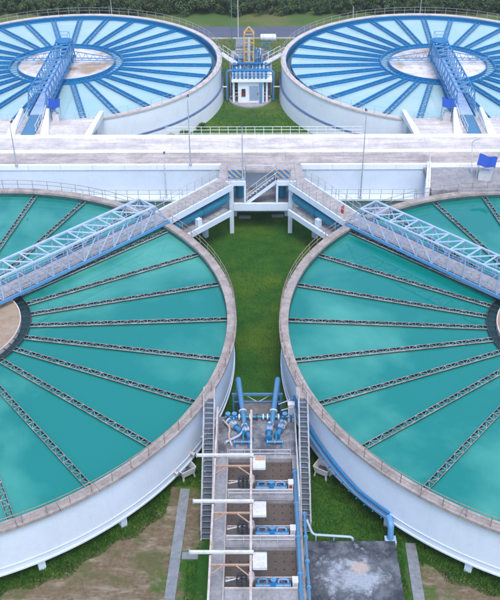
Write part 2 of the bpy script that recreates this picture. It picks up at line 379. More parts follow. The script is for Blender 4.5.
def near_tank(c, label, phase, sign, wlabel, bridge_ang):
    t = thing('clarifier_tank', label, 'tank', (c[0], c[1], 0), 0, 'large round clarifier tanks')
    MB().lathe([(21.35, .95), (21.76, .95), (21.76, RIM-.22), (21.35, RIM-.22)], 216).build('wall', white_wall, t, True)
    MB().lathe([(21.77, .98), (21.83, .98), (21.83, 1.12), (21.77, 1.12)], 216).build('wall_foot_band', white_wall, t, True)
    MB().lathe([(21.765, 1.55), (21.80, 1.55), (21.80, 1.62), (21.765, 1.62)], 216).build('wall_joint_band', white_wall, t, True)
    MB().disc(21.34, 1.2, 108).build('floor_slab', concrete, t)
    MB().lathe([(21.27, 3.4), (21.345, 3.4), (21.345, RIM-.23), (21.27, RIM-.23)], 216).build('inner_lining', shade_lining, t, True)
    col = MB().box(-.3, .3, -.22, .22, 0, .95).mesh('column', white_wall)
    n = 24
    for i in range(n):
        a = 2*PI*i/n + math.radians(14.2); put('column', col, t, T(21.35*math.cos(a), 21.35*math.sin(a), 0, a))
    for rr in (12.0,):
        for i in range(12):
            a = 2*PI*i/12; put('column', col, t, T(rr*math.cos(a), rr*math.sin(a), 0, a))
    ns = 54; da = 2*PI/ns; g = .012/22
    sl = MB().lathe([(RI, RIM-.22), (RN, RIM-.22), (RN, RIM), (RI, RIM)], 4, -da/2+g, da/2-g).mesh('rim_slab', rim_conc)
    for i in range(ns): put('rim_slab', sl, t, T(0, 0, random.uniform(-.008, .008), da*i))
    npost = 96; post = MB().tube([(0,0,0),(0,0,.85)], .028, 6).mesh('railing_post', rail_brown)
    gap = math.radians(2.9)
    for i in range(npost):
        a = 2*PI*(i+.35)/npost
        d = (a-bridge_ang+PI) % (2*PI) - PI
        if abs(d) < gap: continue
        put('railing_post', post, t, T((RN-.08)*math.cos(a), (RN-.08)*math.sin(a), RIM))
    for z in (.45, .85):
        MB().tube(arc_pts(RN-.08, RIM+z, bridge_ang+gap, bridge_ang+2*PI-gap, 216), .024, 5).build('handrail', rail_brown, t, True)
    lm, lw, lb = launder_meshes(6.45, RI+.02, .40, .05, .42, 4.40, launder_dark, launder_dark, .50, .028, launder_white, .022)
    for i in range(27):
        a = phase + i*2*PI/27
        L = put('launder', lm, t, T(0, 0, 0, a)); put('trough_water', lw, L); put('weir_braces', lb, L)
    MB().lathe([(5.62, 3.6), (5.70, 3.6), (5.70, 4.50), (5.62, 4.50)], 108).build('inner_hub_wall', rim_far, t, True)
    MB().lathe([(6.40, 3.6), (6.46, 3.6), (6.46, 4.42), (6.40, 4.42)], 108).build('outer_hub_wall', dark_metal, t, True)
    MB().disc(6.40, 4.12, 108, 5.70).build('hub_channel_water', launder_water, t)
    MB().disc(5.62, 4.34, 108).build('silt_surface', silt, t)
    sp = MB().bar((5.70, 0, 4.36), (6.41, 0, 4.36), .05, .05).mesh('hub_spacer', dark_metal)
    for i in range(54): put('hub_spacer', sp, t, T(rz=2*PI*i/54))
    MB().tube([(0,0,1.2),(0,0,5.0)], .45, 20).build('centre_column', concrete, t, True)
    w = MB().disc(RI+.03, 4.24, 160, 6.455, c[0], c[1]).build('water', water_near); struct(w, wlabel)
    return t
BA = math.radians(46.5)
tank_nl = near_tank(NL, 'near left clarifier tank of teal water with the bridge slanting up to its right', math.radians(2.9), 1, 'teal water in the near left tank', BA)
tank_nr = near_tank(NR, 'near right clarifier tank of teal water, blue pipes run along its wall', math.radians(176.1), -1, 'teal water in the near right tank', PI-BA)

def far_tank(c, label, wlabel, phase):
    t = thing('clarifier_tank', label, 'tank', (c[0], c[1], 0), 0, 'large round clarifier tanks')
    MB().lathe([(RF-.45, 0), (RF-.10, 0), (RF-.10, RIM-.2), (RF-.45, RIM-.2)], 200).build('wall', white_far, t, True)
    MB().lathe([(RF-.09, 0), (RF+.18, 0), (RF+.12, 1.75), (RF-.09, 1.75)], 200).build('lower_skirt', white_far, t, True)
    MB().tube(arc_pts(RF+.05, 2.0, 0, 2*PI, 200), .11, 8, False).build('ring_pipe', ring_blue, t, True)
    ns = 48; da = 2*PI/ns; g = .012/20
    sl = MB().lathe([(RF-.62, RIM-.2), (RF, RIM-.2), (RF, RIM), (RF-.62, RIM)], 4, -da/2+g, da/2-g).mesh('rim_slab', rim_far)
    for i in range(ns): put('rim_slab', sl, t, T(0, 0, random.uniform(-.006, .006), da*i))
    MB().lathe([(RF-.70, 3.2), (RF-.63, 3.2), (RF-.63, RIM-.12), (RF-.70, RIM-.12)], 200).build('inner_lining', blue, t, True)
    MB().lathe([(RF-1.35, 3.9), (RF-1.28, 3.9), (RF-1.28, 4.42), (RF-1.35, 4.42)], 200).build('rim_launder', blue, t, True)
    MB().disc(RF-.71, 4.12, 120, RF-1.27).build('rim_launder_water', launder_water, t)
    npost = 84; post = MB().tube([(0,0,0),(0,0,.9)], .02, 5).mesh('railing_post', rail_grey)
    for i in range(npost):
        a = 2*PI*i/npost
        if abs((a+PI/2+PI) % (2*PI) - PI) < .09: continue
        put('railing_post', post, t, T((RF-.06)*math.cos(a), (RF-.06)*math.sin(a), RIM))
    for z in (.5, .9):
        MB().tube(arc_pts(RF-.06, RIM+z, -PI/2+.08, 1.5*PI-.08, 200), .015, 5).build('handrail', rail_grey, t, True)
    lm, lw, lb = launder_meshes(7.2, RF-1.36, .60, .10, .5, 4.50, blue, blue, .60, .06, blue, .09)
    for i in range(30):
        a = phase + i*2*PI/30
        L = put('launder', lm, t, T(0, 0, 0, a)); put('weir_braces', lb, L); put('trough_floor', lw, L)
    MB().lathe([(6.1, 3.5), (6.22, 3.5), (6.22, 4.62), (6.1, 4.62)], 108).build('inner_hub_wall', blue, t, True)
    MB().lathe([(7.1, 3.5), (7.22, 3.5), (7.22, 4.56), (7.1, 4.56)], 108).build('outer_hub_wall', blue, t, True)
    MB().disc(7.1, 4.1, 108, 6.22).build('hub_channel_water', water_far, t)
    sp = MB().bar((6.22, 0, 4.5), (7.1, 0, 4.5), .07, .06).mesh('hub_spacer', blue)
    for i in range(60): put('hub_spacer', sp, t, T(rz=2*PI*i/60))
    MB().disc(6.1, 4.3, 108).build('silt_surface', silt_and_sheen_far, t)
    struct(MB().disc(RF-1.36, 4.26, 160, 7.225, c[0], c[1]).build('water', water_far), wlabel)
    return t
far_tank(FL, 'far left white clarifier tank with bright blue radial launders', 'pale water in the far left tank', math.radians(81.6))
far_tank(FR, 'far right white clarifier tank with bright blue radial launders', 'pale water in the far right tank', math.radians(98.4))

# ------------------------------------------------------------------ truss bridges over the tanks
def truss_bridge(label, loc, rz, L0, L1, w, h, panel, m_main, m_brace, m_deck, zdeck, far_side, chord=.13, m_low=None, mid=None):
    """runs along local +X from L0 to L1, deck at zdeck; diagonals slope away from mid-span, far_side is the side (+1/-1) the top diagonals start from"""
    t = thing('truss_bridge', label, 'bridge', loc, rz, 'truss bridges over the tanks')
    n = round((L1-L0)/panel); xs = [L0 + (L1-L0)*i/n for i in range(n+1)]
    z0, z1 = zdeck-.12, zdeck+h; m_low = m_low or m_main; mid = mid if mid is not None else n//2
    for s in (-1, 1):
        y = s*w/2
        MB().bar((L0, y, z0), (L1, y, z0), .14, .26).build('bottom_chord', m_low, t)
        MB().bar((L0, y, z1), (xs[-2], y, z1), chord*1.5, chord).build('top_chord', m_main, t)
        MB().bar((xs[-2]+.02, y, z1-.04), (L1-.05, y, z0+.1), chord*.8, chord*.8).build('end_post', m_main, t)
        for i in range(n):
            MB().bar((xs[i], y, z0+.1), (xs[i], y, z1-.05), .085, .085).build('vertical', m_brace, t)
            if i < n-1:
                a, b = ((xs[i], z1-.06), (xs[i+1], z0+.1)) if i < mid else ((xs[i], z0+.1), (xs[i+1], z1-.06))
                MB().bar((a[0]+.03, y-.012*s, a[1]), (b[0]-.03, y-.012*s, b[1]), .07, .07).build('diagonal', m_brace, t)
        for hh, q in ((1.0, .045), (.66, .03), (.33, .03)):
            MB().bar((L0, y*.9, zdeck+hh), (L1-.4, y*.9, zdeck+hh), q, q).build('handrail', m_brace, t)
        bal = MB().box(-.02, .02, y*.9-.02, y*.9+.02, zdeck, zdeck+.97).mesh('baluster', m_brace)
        for i in range(n*2): put('baluster', bal, t, T(L0+(L1-.5-L0)*(i+.5)/(n*2)))
    for i in range(n):
        MB().bar((xs[i], -w/2+.08, z1), (xs[i], w/2-.08, z1), .12, .09).build('top_strut', m_brace, t)
        MB().bar((xs[i], -w/2+.07, z0-.02), (xs[i], w/2-.07, z0-.02), .12, .14).build('floor_beam', m_low, t)
        if i < n-1:
            MB().bar((xs[i]+.06, far_side*(w/2-.1), z1-.006), (xs[i+1]-.06, -far_side*(w/2-.1), z1-.006), .12, .07).build('top_diagonal', m_brace, t)
    npl = int((L1-L0)/.62); pw = (L1-L0)/npl
    pl = MB().box(0, pw-.02, -w/2+.2, w/2-.2, zdeck-.045, zdeck).mesh('deck_plank', m_deck)
    for i in range(npl): put('deck_plank', pl, t, T(L0+i*pw, 0, random.uniform(-.006, .006)))
    return t
truss_bridge('pale blue truss bridge slanting across the near left tank', (NL[0], NL[1], 0), BA, -1.5, 21.9, 2.05, 2.0, 1.52, bridge_plate, bridge_plate, plank_mat, 5.05, 1, .14, mid_blue, 9)
truss_bridge('blue truss bridge slanting across the near right tank', (NR[0], NR[1], 0), PI-BA, -1.5, 21.9, 2.05, 2.0, 1.52, pale_blue, pale_blue, plank_mat, 5.05, -1, .11, mid_blue, 9)
def far_bridge(c, label, dlabel):
    t = truss_bridge(label, (c[0], c[1], 0), -PI/2, -1.0, RF-1.3, 1.9, 2.0, 1.45, blue, mid_blue, pale_blue, 5.25, 1, .1, blue)
    # ramp down to the causeway apron
    MB().quad8([(RF-1.3, -.72, 5.08), (RF+3.6, -.72, 4.98), (RF+3.6, .72, 4.98), (RF-1.3, .72, 5.08), (RF-1.3, -.72, 5.2), (RF+3.6, -.72, 5.06), (RF+3.6, .72, 5.06), (RF-1.3, .72, 5.2)]).build('ramp', blue_pipe, t)
    for s in (-1, 1):
        m = MB()
        for k in range(4): m.tube([(RF-1+k*1.4, s*.85, 5.1), (RF-1+k*1.4, s*.85, 6.1)], .035, 6)
        for z in (5.55, 6.05): m.tube([(RF-1.2, s*.85, z), (RF+3.5, s*.85, z-.1)], .035, 6)
        m.build('ramp_railing', white_metal, t)
    d = thing('sludge_drive', dlabel, 'machinery', (c[0], c[1], 0), 0, 'drive towers at the far tank centres')
    MB().tube([(0,0,1),(0,0,5.0)], .5, 16).build('column', blue, d, True)
    MB().lathe([(0.01, 7.3), (1.05, 7.3), (1.05, 7.42), (.01, 7.42)], 24).build('head_plate', blue, d, True)
    MB().tube([(0,0,5.32),(0,0,6.2)], [.62, .5], 16).build('gearbox', blue_pipe, d, True)
    MB().tube([(0,0,6.2),(0,0,6.9)], [.28, .26], 12).build('motor', blue, d, True)
    for i in range(4):
        a = PI/4 + i*PI/2
        MB().bar((1.5*math.cos(a), 1.5*math.sin(a), 4.9), (.9*math.cos(a), .9*math.sin(a), 7.3), .11, .11).build('leg', blue, d)
        b = a+PI/2
        MB().bar((1.2*math.cos(a), 1.2*math.sin(a), 6.1), (1.2*math.cos(b), 1.2*math.sin(b), 6.1), .08, .08).build('tie', blue, d)
        MB().bar((.94*math.cos(a), .94*math.sin(a), 7.5), (.94*math.cos(a), .94*math.sin(a), 8.3), .05, .05).build('guard_post', mid_blue, d)
        MB().bar((.94*math.cos(a), .94*math.sin(a), 8.3), (.94*math.cos(b), .94*math.sin(b), 8.3), .05, .05).build('guard_rail', mid_blue, d)
    for s in (-1, 1):      # rake arms reaching across the hub
        m = MB(); y = .0
        m.bar((s*1.0, y-.4, 5.0), (s*6.4, y-.4, 4.9), .09, .09); m.bar((s*1.0, y+.4, 5.0), (s*6.4, y+.4, 4.9), .09, .09)
        m.bar((s*1.0, y, 6.0), (s*6.3, y, 5.1), .09, .09)
        for k in range(6):
            x = 1.2 + k*.95; zt = 6.0 - (x-1)*.17
            m.bar((s*x, y-.4, 5.0), (s*(x+.45), y, zt), .05, .05); m.bar((s*(x+.45), y, zt), (s*(x+.9), y-.4, 4.95), .05, .05)
            m.bar((s*x, y-.4, 5.0), (s*x, y+.4, 5.0), .05, .05)
        m.build('rake_arm', mid_blue, d)
    return t
far_bridge(FL, 'bright blue truss bridge running into the far left tank', 'blue drive tower at the centre of the far left tank')
far_bridge(FR, 'bright blue truss bridge running into the far right tank', 'blue drive tower at the centre of the far right tank')

# ------------------------------------------------------------------ causeway
def causeway():
    z = 5.0; y0, y1 = 80.35, 87.6
    cw = MB().box(-70, 70, y0, y1, 0, z-.12).build('causeway', white_wall); struct(cw, 'raised concrete causeway crossing between the near and far tanks')
    n = 48; w = 140/n
    a = MB().box(.004, w-.004, y0+.02, 83.72, z-.12, z-.02).mesh('deck_slab', road_brown)
    b = MB().box(.004, w-.004, 84.05, y1-.3, z-.12, z).mesh('deck_slab', road_pale)
    k = MB().box(.01, w-.01, 83.73, 84.04, z-.12, z+.16).mesh('kerb', white_far)
    k2 = MB().box(.01, w-.01, y1-.29, y1+.05, z-.3, z+.22).mesh('kerb', white_far)
    for i in range(n):
        x = -70 + i*w
        put('deck_slab', a, cw, T(x, 0, random.uniform(-.006, .006))); put('deck_slab', b, cw, T(x, 0, random.uniform(-.006, .006)))
        put('kerb', k, cw, T(x)); put('kerb', k2, cw, T(x))
    for x0, x1 in ((-70, -3.5), (4.3, 70)):
        m = max(1, round((x1-x0)/3.2)); l = (x1-x0)/m
        kk = MB().box(.01, l-.01, y0-.1, y0+.22, z-.25, z+.28).mesh('parapet', white_far)
        for i in range(m): put('parapet', kk, cw, T(x0+i*l))
    # ledge walk half-way down the wall, with its railing
    for x0, x1, lab in ((-70, -5.2, 'left'), (5.6, 70, 'right')):
        MB().box(x0, x1, y0-.02-1.0, y0-.02, 1.75, 1.95).build('wall_ledge', white_wall, cw)
        r = thing('railing', 'thin dark railing along the ledge behind the near %s tank' % lab, 'railing', (0, 0, 0))
        rails(r, [(max(x0, -38), y0-.95, 1.95), (min(x1, 38), y0-.95, 1.95)], 1.05, rail_grey, 1.1)
    for x0, x1, lab in ((-14.5, -2.5, 'left'), (-1.2, 11.5, 'right')): pass
    r = thing('railing', 'white post railing along the grass side of the causeway', 'railing', (0, 0, 0))
    rails(r, [(-9.5, y1+.1, z+.2), (11.0, y1+.1, z+.2)], .85, white_metal, .95, (1.0, .6, .15), .03)
    # aprons towards the far tanks
    for x0, x1, xin, yb, lab in ((-36, -17.6, -20.9, FL[1], 'left'), (16.6, 36, 19.9, FR[1], 'right')):
        ap = MB().box(x0, x1, y1+.06, 92.4, 0, z-.03); a = ap.build('apron', road_pale); struct(a, 'concrete apron joining the causeway to the far %s tank' % lab)
    return cw
causeway()
def wedge(x0, x1, y0, y1, z0, zl, zh, label, mirror=False):
    """sloping white cheek wall"""
    m = MB().quad8([(x0, y0, z0), (x1, y0, z0), (x1, y1, z0), (x0, y1, z0), (x0, y0, zl), (x1, y0, zl), (x1, y1, zh), (x0, y1, zh)])
    return tag(m.build('cheek_wall', white_far), label, 'wall', 'white cheek walls at the tank ends')
for cx, side, o in ((FL[0], 'left', -1), (FR[0], 'right', 1)):
    for s, nm in ((-1, 'left'), (1, 'right')):
        t = thing('cheek_wall', 'white flared cheek wall %s of the far %s bridge ramp' % (nm, side), 'wall', (cx, 0, 0), 0, 'white cheek walls at the tank ends')
        x = s*1.25
        MB().quad8([(x+s*.1, 88.0, 4.97), (x+s*1.0, 88.0, 4.97), (x+s*.3, 92.6, 4.97), (x, 92.6, 4.97), (x+s*.1, 88.0, 5.12), (x+s*1.0, 88.0, 5.12), (x+s*.3, 92.6, 6.15), (x, 92.6, 6.15)]).build('wall', white_far, t)
        MB().bar((x+s*.05, 88.3, 5.5), (x+s*.02, 92.6, 6.5), .06, .06).build('top_rail', white_metal, t)
    e = 6.35 if side == 'left' else -6.0
    w = thing('cheek_wall', 'white slanted end wall closing the apron of the far %s tank' % side, 'wall', (cx+e, 0, 0), 0, 'white cheek walls at the tank ends')
    s = 1 if side == 'left' else -1
    MB().quad8([(-s*.2, 87.8, 4.98), (s*.5, 87.8, 4.98), (s*1.1, 92.9, 4.98), (s*.7, 92.9, 4.98), (-s*.2, 87.8, 5.3), (s*.5, 87.8, 5.3), (s*1.1, 92.9, 5.75), (s*.7, 92.9, 5.75)]).build('wall', white_far, w)
# apron to the near right tank
ap = MB().box(16.4, 30, 75.4, 80.24, 4.45, 4.96).build('apron', concrete); struct(ap, 'dark grey concrete apron joining the causeway to the near right tank')
t = thing('cheek_wall', 'white sloping stair wall at the near right apron edge', 'wall', (16.1, 0, 0), 0, 'white cheek walls at the tank ends')
MB().quad8([(-.25, 75.6, 2.0), (.15, 75.6, 2.0), (.95, 80.2, 2.0), (.6, 80.2, 2.0), (-.25, 75.6, 5.15), (.15, 75.6, 5.15), (.95, 80.2, 5.6), (.6, 80.2, 5.6)]).build('wall', white_far, t)
MB().tube([(-.05, 75.6, 5.9), (.78, 80.2, 6.5)], .035, 6).build('top_rail', white_metal, t)
for k in range(5): MB().tube([(-.05+.2*k, 75.6+1.14*k, 5.1), (-.05+.2*k, 75.6+1.14*k, 5.95+.14*k)], .03, 6).build('post', white_metal, t)
def canopy(x, y, z, rz, w, label, davit=False):
    t = thing('canopy', label, 'canopy', (x, y, z), rz, 'small blue canopies')
    m = MB(); n = 8
    for i in range(n+1):
        u = i/n; px = -w/2 + w*u; sag = -.10*math.sin(PI*u)+.05*math.sin(3*PI*u)
        for k, yy in enumerate((-.75, 0, .75)):
            m.v.append((px, yy, 1.75 - .38*(yy+.75)/1.5*(-1) + sag + .06*k*(1-u)))
    lower = len(m.v); m.v += [(a, b, c-.03) for a, b, c in m.v[:lower]]
    for i in range(n):
        for k in range(2):
            a = i*3+k; m.f.append((a, a+3, a+4, a+1)); m.f.append((lower+a, lower+a+1, lower+a+4, lower+a+3))
    for i in range(n):
        for k in (0, 2): a = i*3+k; m.f.append((a, a+3, lower+a+3, lower+a))
    for i in (0, n):
        for k in range(2): a = i*3+k; m.f.append((a, a+1, lower+a+1, lower+a))
    m.build('tarpaulin', tarp_mat, t, True)
    for sx in (-1, 1):
        for sy, zt in ((-1, 1.68), (1, 2.05)):
            MB().tube([(sx*(w/2-.1), sy*.68, 0), (sx*(w/2-.1), sy*.68, zt)], .035, 6).build('leg', rail_grey, t)
    MB().box(-w/2+.25, w/2-.25, -.35, .35, 0, .75).box(-w/2+.35, w/2-.5, -.25, .25, .75, 1.0).build('control_cabinet', white_metal, t)
    if davit:
        MB().tube(bend([(-w/2-.5, .9, 0), (-w/2-.9, 1.0, 3.3), (-w/2-.2, .8, 3.7)], .4), .05, 6).build('davit_arm', white_metal, t)
        MB().tube([(-w/2-.85, 1.0, 3.0), (-w/2+.1, .7, 1.9)], .02, 5).build('davit_stay', rail_grey, t)
    return t
canopy(-21.9, 92.2, 4.98, .1, 1.2, 'blue canopy beside the far left bridge ramp')
canopy(20.7, 92.0, 4.98, -.1, 1.3, 'blue canopy beside the far right bridge ramp')
canopy(21.8, 77.6, 4.97, -.35, 1.7, 'blue canopy with a white davit on the near right apron', True)

# ------------------------------------------------------------------ centre platform, ramps, inlet pipes
PX = .4
def walkway(sgn, label):
    c = NL if sgn < 0 else (21.59, 52.22); a = BA if sgn < 0 else math.radians(126.7)
    t = thing('walkway_ramp', label, 'walkway', (c[0], c[1], 0), a, 'walkways to the near bridges')
    r0, r1 = 21.95, 29.85
    n = 15; l = (r1-r0)/n
    def zz(r): return 5.05 + (r-r0)/(r1-r0)*.45
    for i in range(n):
        a0, a1 = r0+i*l+.012, r0+(i+1)*l-.012
        MB().quad8([(a0,-.85,zz(a0)-.18),(a1,-.85,zz(a1)-.18),(a1,.85,zz(a1)-.18),(a0,.85,zz(a0)-.18),(a0,-.85,zz(a0)),(a1,-.85,zz(a1)),(a1,.85,zz(a1)),(a0,.85,zz(a0))]).build('deck_slab', plank_mat, t)
    for s in (-1, 1):
        MB().bar((r0, s*.93, zz(r0)-.18), (r1, s*.93, zz(r1)-.18), .13, .6).build('fascia', white_wall, t)
        pm = MB().tube([(0,0,0),(0,0,1.0)], .03, 6).mesh('railing_post', rail_grey)
        for i in range(9): r = r0+.1+i*(r1-r0-.2)/8; put('railing_post', pm, t, T(r, s*.93, zz(r)+.12))
        for h in (.6, 1.1): MB().tube([(r0+.1, s*.93, zz(r0)+h), (r1-.1, s*.93, zz(r1)+h)], .025, 6).build('handrail', rail_grey, t)
    # lower pipe walk
    e0, e1 = 22.15, 29.3
    near = 1 if sgn > 0 else -1
    MB().bar((e0, near*1.35, 2.72), (e1, near*1.35, 2.95), .2, .55).build('gallery_beam', white_wall, t)
    MB().bar((e0, -near*.9, 2.72), (e1, -near*.9, 2.95), .2, .55).build('gallery_beam', white_wall, t)
    m = 9; lg = (e1-e0)/m
    for i in range(m):
        x0, x1 = e0+i*lg+.02, e0+(i+1)*lg-.02; zf = lambda x: 2.92+(x-e0)/(e1-e0)*.23
        MB().quad8([(x0,-1.24 if near>0 else -1.24,zf(x0)-.16),(x1,-1.24,zf(x1)-.16),(x1,1.24,zf(x1)-.16),(x0,1.24,zf(x0)-.16),(x0,-1.24,zf(x0)),(x1,-1.24,zf(x1)),(x1,1.24,zf(x1)),(x0,1.24,zf(x0))] if False else
                   [(x0,min(-near*.79,near*1.24),zf(x0)-.16),(x1,min(-near*.79,near*1.24),zf(x1)-.16),(x1,max(-near*.79,near*1.24),zf(x1)-.16),(x0,max(-near*.79,near*1.24),zf(x0)-.16),
                    (x0,min(-near*.79,near*1.24),zf(x0)),(x1,min(-near*.79,near*1.24),zf(x1)),(x1,max(-near*.79,near*1.24),zf(x1)),(x0,max(-near*.79,near*1.24),zf(x0))]).build('gallery_slab', concrete, t)
    for r in (28.0,): MB().box(r-.2, r+.2, -near*.9-.2, -near*.9+.2, 0, 2.6).build('column', white_wall, t)
    p = thing('inlet_pipe', 'fat teal inlet pipe under the %s walkway ramp' % ('left' if sgn < 0 else 'right'), 'pipe', (c[0], c[1], 0), a, 'teal inlet pipes')
    MB().tube(bend([(21.9, near*.35, 3.75), (29.6, near*.35, 3.95), (31.6, near*.35-near*2.0, 3.97)], .8), .44, 20).build('barrel', teal_pipe, p, True)
    for r in (23.2, 26.4): MB().tube([(r-.05, near*.35, 3.79+(r-23)*.02), (r+.05, near*.35, 3.79+(r-23)*.02)], .52, 20).build('flange', teal_pipe, p, True)
    MB().box(25.2, 25.7, near*.95-.2, near*.95+.2, 2.95, 3.75).build('saddle', white_wall, p)
    return t
walkway(-1, 'brown decked walkway ramp from the centre platform to the left bridge')
walkway(1, 'brown decked walkway ramp from the centre platform to the right bridge')
def platform():
    t = thing('platform', 'white concrete platform on columns between the two walkway ramps', 'platform', (PX, 0, 0))
    z = 5.5
    for s in (-1, 1):
        # two wings left and right of the stair well
        MB().box(min(s*1.5, s*3.25), max(s*1.5, s*3.25), 76.3, 80.2, z-.25, z).build('deck', plank_mat, t)
        MB().box(min(s*1.45, s*3.3), max(s*1.45, s*3.3), 76.1, 76.28, z-.4, z+.06).build('fascia', white_wall, t)
        MB().box(s*2.82-.2, s*2.82+.2, 75.98, 76.38, 0, z-.42).build('column', white_wall, t)
        MB().box(s*2.6-.2, s*2.6+.2, 79.4, 79.8, 0, z-.26).build('column', white_wall, t)
        MB().box(s*1.52-.1, s*1.52+.1, 76.13, 76.33, 3.2, z-.42).build('mullion', white_wall, t)
    MB().box(-1.43, 1.43, 78.6, 80.2, z-.25, z-.004).build('deck', plank_mat, t)
    for s in (-1, 1):      # splayed corner where each ramp lands, and the riser of its pipe below
        q = [(s*4.06, 76.64), (s*3.27, 75.95), (s*3.27, 80.2), (s*3.9, 80.2)]
        MB().quad8([(x, y, z-.25) for x, y in q] + [(x, y, z-.006) for x, y in q]).build('corner_deck', plank_mat, t)
        MB().tube([(s*2.1, 78.3, 2.8), (s*2.1, 78.3, z-.26)], .42, 16).build('pipe_riser', teal_pipe, t, True)
    MB().box(-2.6, 2.6, 76.08, 76.36, 2.45, 3.2).build('gallery_beam', white_wall, t)
    MB().box(-2.7, 2.7, 76.4, 80.2, 2.6, 2.8).build('gallery_floor', concrete, t)
    r = thing('railing', 'low white and blue railing round the stair well of the centre platform', 'railing')
    for s in (-1, 1): rails(r, [(PX+s*1.5, 76.2, z+.05), (PX+s*3.1, 76.2, z+.05)], .18, mid_blue, .8, (1.0,), .022)
    rails(r, [(PX-1.4, 78.62, z), (PX+1.4, 78.62, z)], .5, white_metal, .9, (1.0,), .035)
    st = thing('stair', 'white stair dropping from the centre platform to the pipe gallery', 'stair', (PX, 0, 0))
    n = 11
    for s in (76.55, 77.55): MB().bar((1.5, s, z-.15), (-1.45, s, 2.95), .08, .3).build('stringer', white_wall, st)
    tr = MB().box(-.15, .15, 76.6, 77.5, -.03, .03).mesh('tread', tread_mat)
    for i in range(n): u = (i+.5)/n; put('tread', tr, st, T(1.5-2.95*u, 0, z-.1-2.5*u))
    for s in (76.55, 77.55):
        MB().tube([(1.5, s, z+.8), (-1.45, s, 3.9)], .03, 6).build('handrail', white_metal, st)
        for u in (.05, .35, .65, .95): MB().tube([(1.5-2.95*u, s, z-.1-2.55*u), (1.5-2.95*u, s, z+.8-2.4*u)], .025, 6).build('post', white_metal, st)
    for s, lab in ((-1, 'left'), (1, 'right')):
        b = thing('barrier_board', 'blue and tan striped barrier board on the %s of the platform' % lab, 'barrier', (-1.95 if s < 0 else 2.42, 76.75, z), 0, 'striped barrier boards')
        MB().box(-.78, .78, -.03, .03, .12, .95).build('board', stripes, b)
        for q in (-.65, .65): MB().box(q-.04, q+.04, .03, .09, 0, .98).build('leg', rail_grey, b); 
    for k, (x, y) in enumerate(((-1.2, 79.1), (2.1, 79.3))):
        s = MB().box(x-.6, x+.6, y-.2, y+.2, 0, .16).build('ground_slab', concrete); tag(s, 'flat concrete slab on the grass under the platform, %s one' % ('left' if k == 0 else 'right'), 'slab', 'slabs under the platform')
platform()
e = thing('fire_extinguisher', 'small red extinguisher at the start of the right bridge', 'extinguisher', (NR[0]-22.45*math.cos(BA)-.5, NR[1]+22.45*math.sin(BA)+.55, 5.1))
MB().tube([(0,0,0),(0,0,.62),(0,0,.7)], [.13,.13,.05], 12).build('cylinder', red_mat, e, True)
MB().bar((-.02,0,.7),(.14,0,.76), .04, .05).build('handle', dark_metal, e)

# ------------------------------------------------------------------ lamp posts and masts
def lamp(x, y, z, h, label, mat=rail_grey, rz=0, arm=.9, lean=0):
    t = thing('lamp_post', label, 'lamp post', (x, y, z), rz, 'slender lamp posts'); t.rotation_euler = (0, lean, rz)
    MB().tube([(0,0,.25),(0,0,h)], [.075, .04], 8).build('pole', mat, t, True)
    MB().lathe([(.02, 0), (.16, 0), (.16, .08), (.09, .25), (.02, .25)], 10).build('base', mat, t, True)
    MB().tube(bend([(0,0,h-.05),(0,0,h+.25),(arm,0,h+.35)], .25), .03, 6).build('arm', mat, t, True)
    MB().quad8([(arm-.05,-.1,h+.26),(arm+.5,-.07,h+.28),(arm+.5,.07,h+.28),(arm-.05,.1,h+.26),(arm-.05,-.1,h+.38),(arm+.45,-.05,h+.36),(arm+.45,.05,h+.36),(arm-.05,.1,h+.38)]).build('lamp_head', dark_metal, t)
    return t
lamp(-23.6, 80.25, 5.28, 4.0, 'thin lamp post on the causeway parapet behind the near left tank', rail_grey, 1.57, .5)
lamp(-6.5, 80.30, 5.28, 6.6, 'tall lamp post on the causeway parapet left of the centre', rail_grey, 1.57, .3)
lamp(-1.35, 76.55, 5.5, 5.0, 'lamp post standing on the left wing of the centre platform', rail_grey, 1.57, .3)
lamp(10.3, 79.5, 1.95, 8.8, 'tall lamp post on the ledge behind the near right bridge', rail_grey, 1.57, .3)
lamp(-9.0, 79.6, 1.95, 4.4, 'short pale post on the ledge behind the near left bridge', white_metal, 1.57, .3)
lamp(-2.4, 121, 0, 11, 'tall pale mast behind the pump station', white_metal, 1.57, .3)
lamp(-3.4, 126, 0, 11, 'thin green mast behind the pump station', worn('green_pole', (.10,.28,.24,1), (.1,.2,.2,1), .4, 1), 1.57, .3)
lamp(14.4, 133.5, 0, 4.6, 'small street lamp beside the far road right of the pump station', white_metal, 1.57, .4)
lamp(-22.8, 143.0, 0, 6, 'lamp post beyond the far road behind the left tank', rail_grey, 1.57, .4)
lamp(26.0, 143.0, 0, 6, 'lamp post beyond the far road behind the right tank', rail_grey, 1.57, .4)

